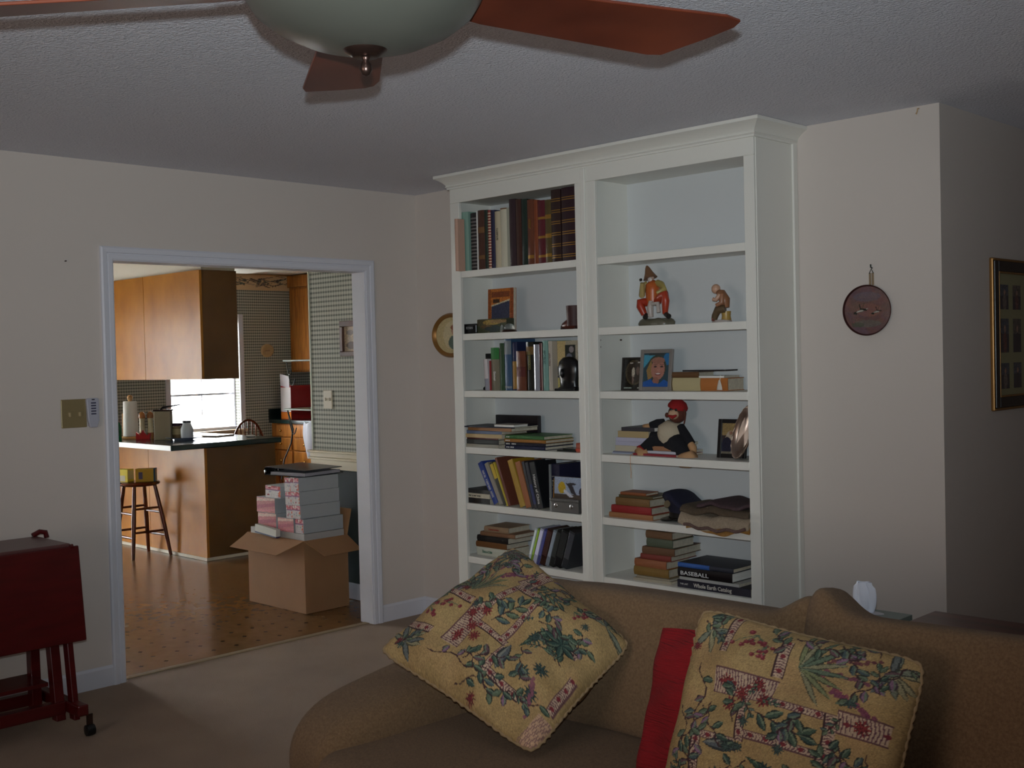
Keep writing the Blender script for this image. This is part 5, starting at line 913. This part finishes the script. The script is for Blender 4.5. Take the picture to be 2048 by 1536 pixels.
for c_, (ya, yb_) in enumerate(((.545, .63), (.68, .765), (.815, .90), (.95, 1.035), (1.085, 1.17), (1.22, 1.30))):
    for (za, zb) in ((1.30, 1.41), (1.455, 1.60), (1.64, 1.745)):
        pi_ += 1; rr = random.Random(pi_); cv = Cv(18, 24, (44, 42, 54)); cv.rect(0, .55, 1, 1, rr.choice([(70, 74, 84), (50, 48, 60), (84, 76, 70)])); cv.ell(.5, .3, .22, .32, rr.choice([(96, 60, 56), (40, 36, 44), (110, 96, 90)])); cv.ell(.5, .68, .1, .1, (150, 116, 100)); cv.grain(.1)
        panel('photo', cv, (X0 + .0125, ya, za), (0, yb_ - ya, 0), (0, 0, zb - za), cf, print_mat(.15))

# ------------------------------------------------------------------ ceiling fan
hx, hy, zb = 3.58, -3.19, 2.105
t_ = thing('ceiling_fan', 'five-bladed mahogany ceiling fan with frosted glass bowl light', 'ceiling fan', (hx, hy, 1.955))
T = Matrix.Translation((hx, hy, 0))
MB().lathe([(.0001, 2.0), (.0262, 2.0), (.06, 2.003), (.105, 2.016), (.15, 2.037), (.18, 2.060), (.196, 2.085), (.200, 2.093), (.194, 2.094), (.0001, 2.094)], 64, T).build('glass_bowl', mat('frosted_bowl', rgb(78, 78, 71), .35, noise=.15, nscale=3), t_, smooth=60)
MB().lathe([(.0001, 1.990), (.02, 1.989), (.036, 1.999), (.040, 2.006), (.038, 2.010), (.02, 2.006)], 32, T).build('finial_cap', BRONZE, t_, smooth=60); MB().lathe([(.0001, 1.958), (.006, 1.96), (.0105, 1.968), (.0095, 1.977), (.005, 1.983), (.008, 1.989)], 20, T).build('finial_ball', BRONZE, t_, smooth=80)
MB().lathe([(.10, 2.094), (.13, 2.10), (.15, 2.13), (.15, 2.20), (.11, 2.24), (.05, 2.26)], 48, T).build('motor_housing', BRONZE, t_, smooth=50); MB().tube([(hx, hy, 2.25), (hx, hy, 2.40)], .013, 12).build('downrod', BRONZE, t_); MB().lathe([(.02, 2.36), (.06, 2.39), (.068, 2.44)], 32, T).build('canopy', BRONZE, t_, smooth=50)
PB = [(.19, -.050), (.25, -.062), (.705, -.088), (.745, -.078), (.748, -.055), (.722, .0), (.692, .050), (.672, .084), (.64, .090), (.25, .062), (.19, .050)]
for k in range(5):
    Mk = T @ Matrix.Translation((0, 0, zb)) @ Matrix.Rotation(R(74 + 72 * k), 4, 'Z') @ Matrix.Rotation(R(-12), 4, 'X')
    b_ = MB().prism(PB, -.003, .003, Mk).build('blade', BLADE, t_, bevel=.0015); MB().prism([(.10, -.015), (.17, -.03), (.25, -.025), (.25, .025), (.17, .03), (.10, .015)], .003, .009, Mk).build('blade_iron', BRONZE, b_)

# ------------------------------------------------------------------ folding cart at the left
t_ = thing('drop_leaf_cart', 'dark cherry drop-leaf rolling cart against the left wall', 'cart', (.4, -2.8, 0))
CARTT = mat('cart_top', rgb(96, 60, 58), .35, noise=.2, nscale=5, stretch=(6, 1, 6))
MB().box((.205, -3.35, .752), (.53, -2.352, .770)).build('top', CARTT, t_, bevel=.006); MB().tube([(.215, -2.375, .775), (.215, -2.345, .788), (.215, -2.32, .783), (.215, -2.315, .76)], .011, 8).build('handle', CARTW, t_, smooth=80)
Ml = Matrix.Translation((.531, -2.352, .758)) @ Matrix.Rotation(R(-7), 4, 'Y'); MB().box((-.008, -1.0, -.385), (.008, .03, 0), Ml).build('drop_leaf', CARTW, t_, bevel=.005); MB().tube([(.530, -2.36, .755), (.530, -2.345, .755)], .012, 10).build('hinge_knob', CARTW, t_)
Ml = Matrix.Translation((.205, -2.352, .758)) @ Matrix.Rotation(R(5), 4, 'Y'); MB().box((-.008, -1.0, -.36), (.008, 0, 0), Ml).build('drop_leaf', CARTW, t_, bevel=.005)
for (xa, xb_, ya, yc) in ((.40, .50, -2.44, -2.40), (.30, .32, -2.46, -2.42), (.44, .54, -2.385, -2.36), (.40, .5, -3.30, -3.26), (.3, .32, -3.28, -3.24)): MB().add([(xa, ya, .75), (xa + .045, ya, .75), (xa + .045, yc, .75), (xa, yc, .75), (xb_, ya, .06), (xb_ + .045, ya, .06), (xb_ + .045, yc, .06), (xb_, yc, .06)], [(0, 1, 2, 3), (7, 6, 5, 4), (0, 4, 5, 1), (1, 5, 6, 2), (2, 6, 7, 3), (3, 7, 4, 0)]).build('leg', CARTW, t_, bevel=.003)
MB().box((.50, -3.35, .085), (.545, -2.40, .135)).build('base_rail', CARTW, t_, bevel=.003); MB().box((.28, -3.35, .085), (.32, -2.40, .135)).build('base_rail', CARTW, t_, bevel=.003); MB().box((.30, -3.3, .20), (.5, -2.45, .215)).build('lower_shelf', CARTW, t_); MB().box((.24, -2.40, .09), (.655, -2.355, .135)).build('foot_bar', CARTW, t_, bevel=.006); MB().box((.24, -3.33, .09), (.655, -3.285, .135)).build('foot_bar', CARTW, t_, bevel=.006)
for x_ in (.26, .635):
    for y_ in (-2.345, -3.31):
        c_ = MB().lathe([(.008, -.019), (.022, -.016), (.024, 0), (.022, .016), (.008, .019)], 20, Matrix.Translation((x_, y_, .0245)) @ Matrix.Rotation(R(90), 4, 'X')).build('caster', BLACK, t_, smooth=50); MB().box((x_ - .004, y_ - .012, .03), (x_ + .004, y_ + .012, .09)).build('fork', BRONZE, c_)

# ------------------------------------------------------------------ sofa
SOFAM = mat('brown_chenille', rgb(130, 102, 72), .95, noise=.25, nscale=160, bump=.8, bscale=420, bdist=.004, sheen=.06, col2=rgb(106, 80, 54))
def soft(cx, cy, cz, sx, sy, sz, e=.35, M=None, ears=0, noise=0, n=(48, 32), seed=0, sag=0):
    """rounded upholstery block: superellipsoid with optional raised upper corners"""
    sg = lambda v, p: math.copysign(abs(v) ** p, v)
    rs = random.Random(seed); ph = [rs.uniform(0, 6) for _ in range(6)]
    def fn(u, v):
        a = u * 2 * math.pi; b_ = (v - .5) * math.pi
        x = sg(math.cos(b_), e) * sg(math.cos(a), e); y = sg(math.cos(b_), e) * sg(math.sin(a), e); z_ = sg(math.sin(b_), e)
        w_ = noise * (math.sin(3 * x + 2 * z_ + ph[0]) + .6 * math.sin(7 * x - 3 * z_ + ph[1]) + .4 * math.sin(5 * z_ + 6 * y + ph[2]))
        zz_ = z_ * sz / 2
        if ears: zz_ += abs(ears) * max(0, z_) ** .6 * math.exp(-((x + math.copysign(.97, ears)) / .15) ** 2)
        if sag: zz_ -= sag * max(0, z_) * (1 - x * x)
        p = Vector((x * sx / 2, y * sy / 2 + w_, zz_ + w_ * .5))
        if M: p = M @ p
        return (p.x + cx, p.y + cy, p.z + cz)
    mb = MB(); mb.surf(fn, n[0], n[1], True); return mb
SF = thing('sofa', 'brown chenille sofa with loose back cushions facing the room', 'sofa', (3.55, -2.2, 0))
soft(3.56, -2.13, .21, 2.44, .92, .34, .18).build('base', SOFAM, SF, smooth=80)
soft(3.56, -1.66, .425, 2.36, .20, .68, .30, Matrix.Rotation(R(-5), 4, 'X')).build('back_frame', SOFAM, SF, smooth=80)
for s_ in (-1, 1): soft(3.56 + 1.10 * s_, -2.10, .34, .29, .95, .46, .48, Matrix.Rotation(R(7), 4, 'X'), noise=.006, seed=3).build('arm', SOFAM, SF, smooth=80)
for i, x_ in enumerate((3.095, 4.125)):
    soft(x_ - .07 + .06 * i * 0, -2.28, .355, 1.0, .74, .17, .30, noise=.004, seed=i).build('seat_cushion', SOFAM, SF, smooth=80)
    soft(x_, -1.83, .605 + .032 * i, 1.08, .22, .42, .42, Matrix.Rotation(R(-13), 4, 'X'), ears=.11 * (1 if i else -1), noise=.006, seed=5 + i, sag=.01, n=(64, 40)).build('back_cushion', SOFAM, SF, smooth=80)

# throw pillows: tapestry print painted on a fine mesh
def tapestry(N, seed):
    r_ = random.Random(seed); cv = Cv(N, N, (156, 130, 86)); G = [(64, 82, 66), (52, 70, 62), (84, 96, 74), (70, 84, 84)]; MAR = (112, 40, 46); DK = (58, 34, 36); PUR = (128, 96, 116)
    for _ in range(260): cv.ell(r_.random(), r_.random(), r_.uniform(.02, .07), r_.uniform(.02, .07), r_.choice([(170, 142, 94), (146, 118, 74), (160, 126, 86)]), al=.25)
    def braid(x0, y0, x1, y1):
        vert = abs(x1 - x0) < abs(y1 - y0); cv.rect(x0, y0, x1, y1, (176, 150, 126)); L = (y1 - y0) if vert else (x1 - x0); k = max(1, int(L / .014))
        for i in range(k):
            q = (i + .5) / k
            if vert: cx_, cy_ = (x0 + x1) / 2, y0 + (y1 - y0) * q; cv.line((x0 + .004, cy_ - .004), (cx_, cy_ + .003), .0022, (92, 56, 66)); cv.line((x1 - .004, cy_ - .004), (cx_, cy_ + .003), .0022, (92, 56, 66))
            else: cx_, cy_ = x0 + (x1 - x0) * q, (y0 + y1) / 2; cv.line((cx_ - .004, y0 + .004), (cx_ + .003, cy_), .0022, (92, 56, 66)); cv.line((cx_ - .004, y1 - .004), (cx_ + .003, cy_), .0022, (92, 56, 66))
            if i % 5 == 2: cv.ell(cx_, cy_, .011, .011, MAR)
        if vert: cv.line((x0, y0), (x0, y1), .003, DK); cv.line((x1, y0), (x1, y1), .003, DK)
        else: cv.line((x0, y0), (x1, y0), .0025, (96, 64, 64)); cv.line((x0, y1), (x1, y1), .0025, (96, 64, 64))
    def sprig(x, y, L, a, n):
        d = (math.cos(a), math.sin(a)); cv.line((x, y), (x + d[0] * L, y + d[1] * L), .0035, DK)
        for i in range(n):
            q = (i + .7) / n; s_ = 1 if i % 2 else -1; cv.leaf(x + d[0] * L * q, y + d[1] * L * q, L * .42, L * .10, a + s_ * .8, r_.choice(G), (104, 116, 92))
        cv.leaf(x + d[0] * L, y + d[1] * L, L * .4, L * .10, a, r_.choice(G), (104, 116, 92))
    def star(x, y, r, col):
        for i in range(10): a = i * .628; cv.leaf(x, y, r, r * .13, a, col)
    def berries(x, y, s_):
        for i in range(9): bx_, by_ = x + r_.gauss(0, .035) * s_, y + r_.gauss(0, .028) * s_; cv.line((x, y + .05 * s_), (bx_, by_), .002, (84, 96, 74)); cv.ell(bx_, by_, .0135 * s_, .012 * s_, MAR); cv.ell(bx_ - .004, by_ + .004, .004, .004, (150, 80, 84))
    def plume(x, y, a, L, col):
        for i in range(22):
            q = i / 22; cv.ell(x + math.cos(a) * L * q + r_.gauss(0, .006), y + math.sin(a) * L * q + r_.gauss(0, .006), .010, .009, col, al=.85)
    def vine(x, y, a, L):
        px_, py_ = x, y
        for i in range(14):
            a2 = a + .6 * math.sin(i * 1.1); nx, ny = px_ + math.cos(a2) * L / 14, py_ + math.sin(a2) * L / 14; cv.line((px_, py_), (nx, ny), .003, DK)
            if i % 2: cv.leaf(nx, ny, .06, .017, a2 + r_.choice([-1, 1]) * 1.0, r_.choice(G + [PUR, (96, 70, 74)]), (100, 112, 92))
            px_, py_ = nx, ny
    for (x, y, s_) in ((.1, .9, 1), (.93, .12, 1.2), (.9, .9, 1)):
        for i in range(8): cv.leaf(x, y, .13 * s_, .018, -2.4 + i * .5 + r_.random(), r_.choice([(112, 116, 98), (96, 100, 96), (140, 132, 100)]))
    braid(.19, .80, .235, .99); braid(.46, .74, .505, .93); braid(.20, .60, .50, .72); braid(.36, .40, .40, .60); braid(.40, .42, .72, .455); braid(.44, .60, .76, .635); braid(.72, .40, .765, .63); braid(.765, .56, .96, .66); braid(.16, .18, .205, .42); braid(.2, .37, .36, .405); braid(.24, .02, .5, .055); braid(.6, .1, .64, .3)
    for (x, y) in ((.27, .66), (.35, .62), (.42, .68), (.47, .61), (.86, .61), (.30, .56)): star(x, y, .04, (124, 44, 44))
    berries(.33, .88, 1.0); berries(.40, .84, .9); berries(.85, .24, 1.0)
    sprig(.44, .55, .2, -.25, 6); sprig(.5, .12, .16, 1.1, 5); sprig(.8, .3, .15, 2.0, 6); sprig(.78, .52, .12, -1.2, 5)
    cv.leaf(.42, .34, .28, .022, -.35, (54, 76, 62), (96, 112, 88)); cv.leaf(.22, .35, .18, .03, .15, (84, 88, 90), (120, 120, 110))
    for x, y in ((.30, .22), (.24, .14), (.52, .30), (.38, .16)): star(x, y, .045, (48, 66, 62))
    for i in range(7): cv.leaf(.62, .20, .10, .022, i * .9, (50, 72, 64), (84, 100, 84))
    for a, c_ in ((-.1, (110, 60, 76)), (.35, (96, 50, 56)), (-.5, (124, 60, 76)), (.7, (92, 96, 76))): plume(.58, .84, a, .3, c_)
    for i in range(9): cv.leaf(.55, .82, .22, .014, -.9 + i * .3, r_.choice([(116, 120, 84), (90, 104, 84), (130, 126, 96)]))
    plume(.72, .74, -.4, .2, (108, 52, 76)); plume(.12, .1, .3, .2, (120, 70, 84))
    vine(.1, .72, -1.45, .6); vine(.04, .5, -1.2, .5); vine(.16, .52, -.9, .25); vine(.62, .35, -1.3, .3); vine(.9, .5, -1.6, .35); vine(.2, .55, -2.0, .3); vine(.5, .96, -.2, .3); vine(.95, .95, -2.2, .3); vine(.42, .32, -2.6, .2); vine(.7, .98, -1.0, .2); sprig(.06, .94, .12, -.6, 5); sprig(.9, .78, .12, 1.9, 5)
    for k_ in range(9): vine(r_.random(), r_.random(), r_.uniform(-3, 3), r_.uniform(.12, .25))
    for k_ in range(10): sprig(r_.random(), r_.random(), r_.uniform(.05, .09), r_.uniform(-3, 3), 5)
    for k_ in range(8): star(r_.random(), r_.random(), .03, r_.choice([(112, 40, 44), (60, 76, 70), (110, 80, 96)]))
    cv.rect(.0, .0, .2, .07, (186, 150, 120)); [cv.line((.0, .01 * i), (.2, .01 * i - .03), .002, (130, 96, 90)) for i in range(9)]
    cv.grain(.07); return cv
def pillow(name, label, TL, TR, BL, BR, thick, cv, m_, fringe=None, N=240, pin=.045, wr=.008, rnd=.055, seed=0, col=None):
    TL, TR, BL, BR = map(Vector, (TL, TR, BL, BR)); nrm = ((TR - TL).cross(TL - BL)).normalized(); cen = (TL + TR + BL + BR) / 4
    o_ = thing(name, label, 'pillow', (cen.x, cen.y, min(q.z for q in (TL, TR, BL, BR)))); rs = random.Random(seed); ph = [rs.uniform(0, 6) for _ in range(8)]
    def pt(s_, t_u, side):                          # s_,t_u in -1..1
        ss = s_ * (1 - pin * (1 - t_u ** 2) - rnd * t_u ** 8); tt = t_u * (1 - pin * (1 - s_ ** 2) - rnd * s_ ** 8); a, b_ = (ss + 1) / 2, (tt + 1) / 2
        P = BL.lerp(BR, a).lerp(TL.lerp(TR, a), b_); h = max(0, (1 - s_ ** 2) * (1 - t_u ** 2)) ** .48
        w_ = wr * (math.sin(6 * s_ + 4 * t_u + ph[0]) + math.sin(9 * t_u - 5 * s_ + ph[1]) + .6 * math.sin(14 * s_ + ph[2]) * abs(t_u)) * min(1, h * 2)
        return P + nrm * side * (thick / 2 * h + w_)
    mb = MB(); vs = []; fs = []; cols = []
    L = lin(cv.a) if cv is not None else None
    for side, n in ((1, N), (-1, N // 6)):
        k = len(vs)
        for j in range(n + 1):
            for i in range(n + 1):
                vs.append(pt(2 * i / n - 1, 2 * j / n - 1, side))
                if L is not None: cols.append(L[min(cv.h - 1, int(j / n * cv.h)), min(cv.w - 1, int(i / n * cv.w))])
        for j in range(n):
            for i in range(n):
                q = (k + j * (n + 1) + i, k + j * (n + 1) + i + 1, k + (j + 1) * (n + 1) + i + 1, k + (j + 1) * (n + 1) + i); fs.append(q if side > 0 else q[::-1])
    mb.add(vs, fs); p = mb.build('cover', m_, o_, smooth=80, recalc=False)
    if L is not None: set_print(p, np.array(cols))
    if fringe:
        E = [(-1 + 2 * i / 60, -1) for i in range(60)] + [(1, -1 + 2 * i / 60) for i in range(60)] + [(1 - 2 * i / 60, 1) for i in range(60)] + [(-1, 1 - 2 * i / 60) for i in range(60)]
        MB().tube([pt(a, b_, 1) + nrm * .003 * math.sin(i * 1.9) for i, (a, b_) in enumerate(E)], [.0045 + .002 * math.sin(i * 2.3) for i in range(240)], 6, True).build('edge_trim', fringe, o_, smooth=80)
    return o_
TAPM = print_mat(.9, bump=.4, bscale=700); FR = cmat(140, 116, 84, .9)
# square pillow standing on its corner, leaning on arm and back
pillow('throw_pillow', 'floral tapestry pillow standing on its corner by the sofa arm', (2.475, -2.33, .645), (2.585, -1.86, .90), (3.06, -2.29, .455), (3.12, -1.945, .69), .22, tapestry(300, 3), TAPM, FR, seed=2)
pillow('throw_pillow', 'floral tapestry pillow upright before the red pillow', (3.435, -2.07, .86), (4.0, -2.03, .81), (3.45, -2.29, .42), (4.0, -2.25, .40), .20, tapestry(300, 8), TAPM, FR, seed=4)
pillow('throw_pillow', 'plain ribbed red pillow tucked behind the tapestry pillow', (3.26, -2.0, .77), (3.75, -1.96, .80), (3.285, -2.16, .43), (3.72, -2.11, .43), .12, None, mat('red_rib', rgb(136, 8, 18), .95, bump=1, bscale=12, bdist=.01, stretch=(1, 1, 18)), None, N=60, pin=.02, rnd=.02, seed=6)

# ------------------------------------------------------------------ behind the sofa
TBL = mat('dark_walnut', rgb(92, 54, 44), .35, noise=.5, nscale=4, stretch=(1, 6, 6), col2=rgb(58, 34, 28))
t_ = thing('console_table', 'dark walnut console table standing behind the sofa', 'table', (4.2, -1.25, 0))
MB().box((3.59, -1.42, .672), (4.95, -1.10, .70)).build('top', TBL, t_, bevel=.004); MB().box((3.62, -1.40, .58), (4.92, -1.12, .672)).build('apron', TBL, t_)
for x_ in (3.63, 4.87):
    for y_ in (-1.39, -1.16): MB().add([(x_, y_, .60), (x_ + .045, y_, .60), (x_ + .045, y_ + .045, .60), (x_, y_ + .045, .60), (x_ + .01, y_ + .01, 0), (x_ + .035, y_ + .01, 0), (x_ + .035, y_ + .035, 0), (x_ + .01, y_ + .035, 0)], [(0, 1, 2, 3), (7, 6, 5, 4), (0, 4, 5, 1), (1, 5, 6, 2), (2, 6, 7, 3), (3, 7, 4, 0)]).build('leg', TBL, t_)
t_ = thing('side_stand', 'small wooden stand under the tissue box behind the sofa', 'stand', (3.2, -.86, 0)); MB().box((3.04, -1.04, .487), (3.42, -.70, .512)).build('top', TBL, t_, bevel=.004)
for x_ in (3.05, 3.34):
    for y_ in (-1.01, -.76): MB().box((x_, y_, 0), (x_ + .03, y_ + .03, .487)).build('leg', TBL, t_)
t_ = thing('tissue_box', 'grey-green tissue box with a white tissue sticking up', 'tissue box', (3.24, -.87, .48)); Mb = Matrix.Translation((3.262, -.87, .512)) @ Matrix.Rotation(R(0), 4, 'Z')
MB().box((-.12, -.06, 0), (.12, .06, .095), Mb).build('carton', cmat(120, 134, 128, .5), t_, bevel=.002); MB().lathe([(.05, .0955), (.05, .0965)], 24, Mb @ Matrix.Diagonal((1, .45, 1, 1))).build('opening', cmat(200, 200, 206), t_)
def tis(u, v):
    a = u * 2 * math.pi; w_ = (.016 + .022 * math.sin(math.pi * (.15 + .62 * v))) * (1 if v < .9 else .8)
    return Mb @ Vector((-.02 + w_ * math.cos(a) * (1 + .25 * math.sin(3 * a)), .014 * math.sin(a) * (1 + .5 * math.sin(4 * a + 3 * v)), .09 + .105 * v))
MB().surf(tis, 30, 12, True).build('tissue', mat('tissue_paper', rgb(225, 228, 240), .8), t_, smooth=80)
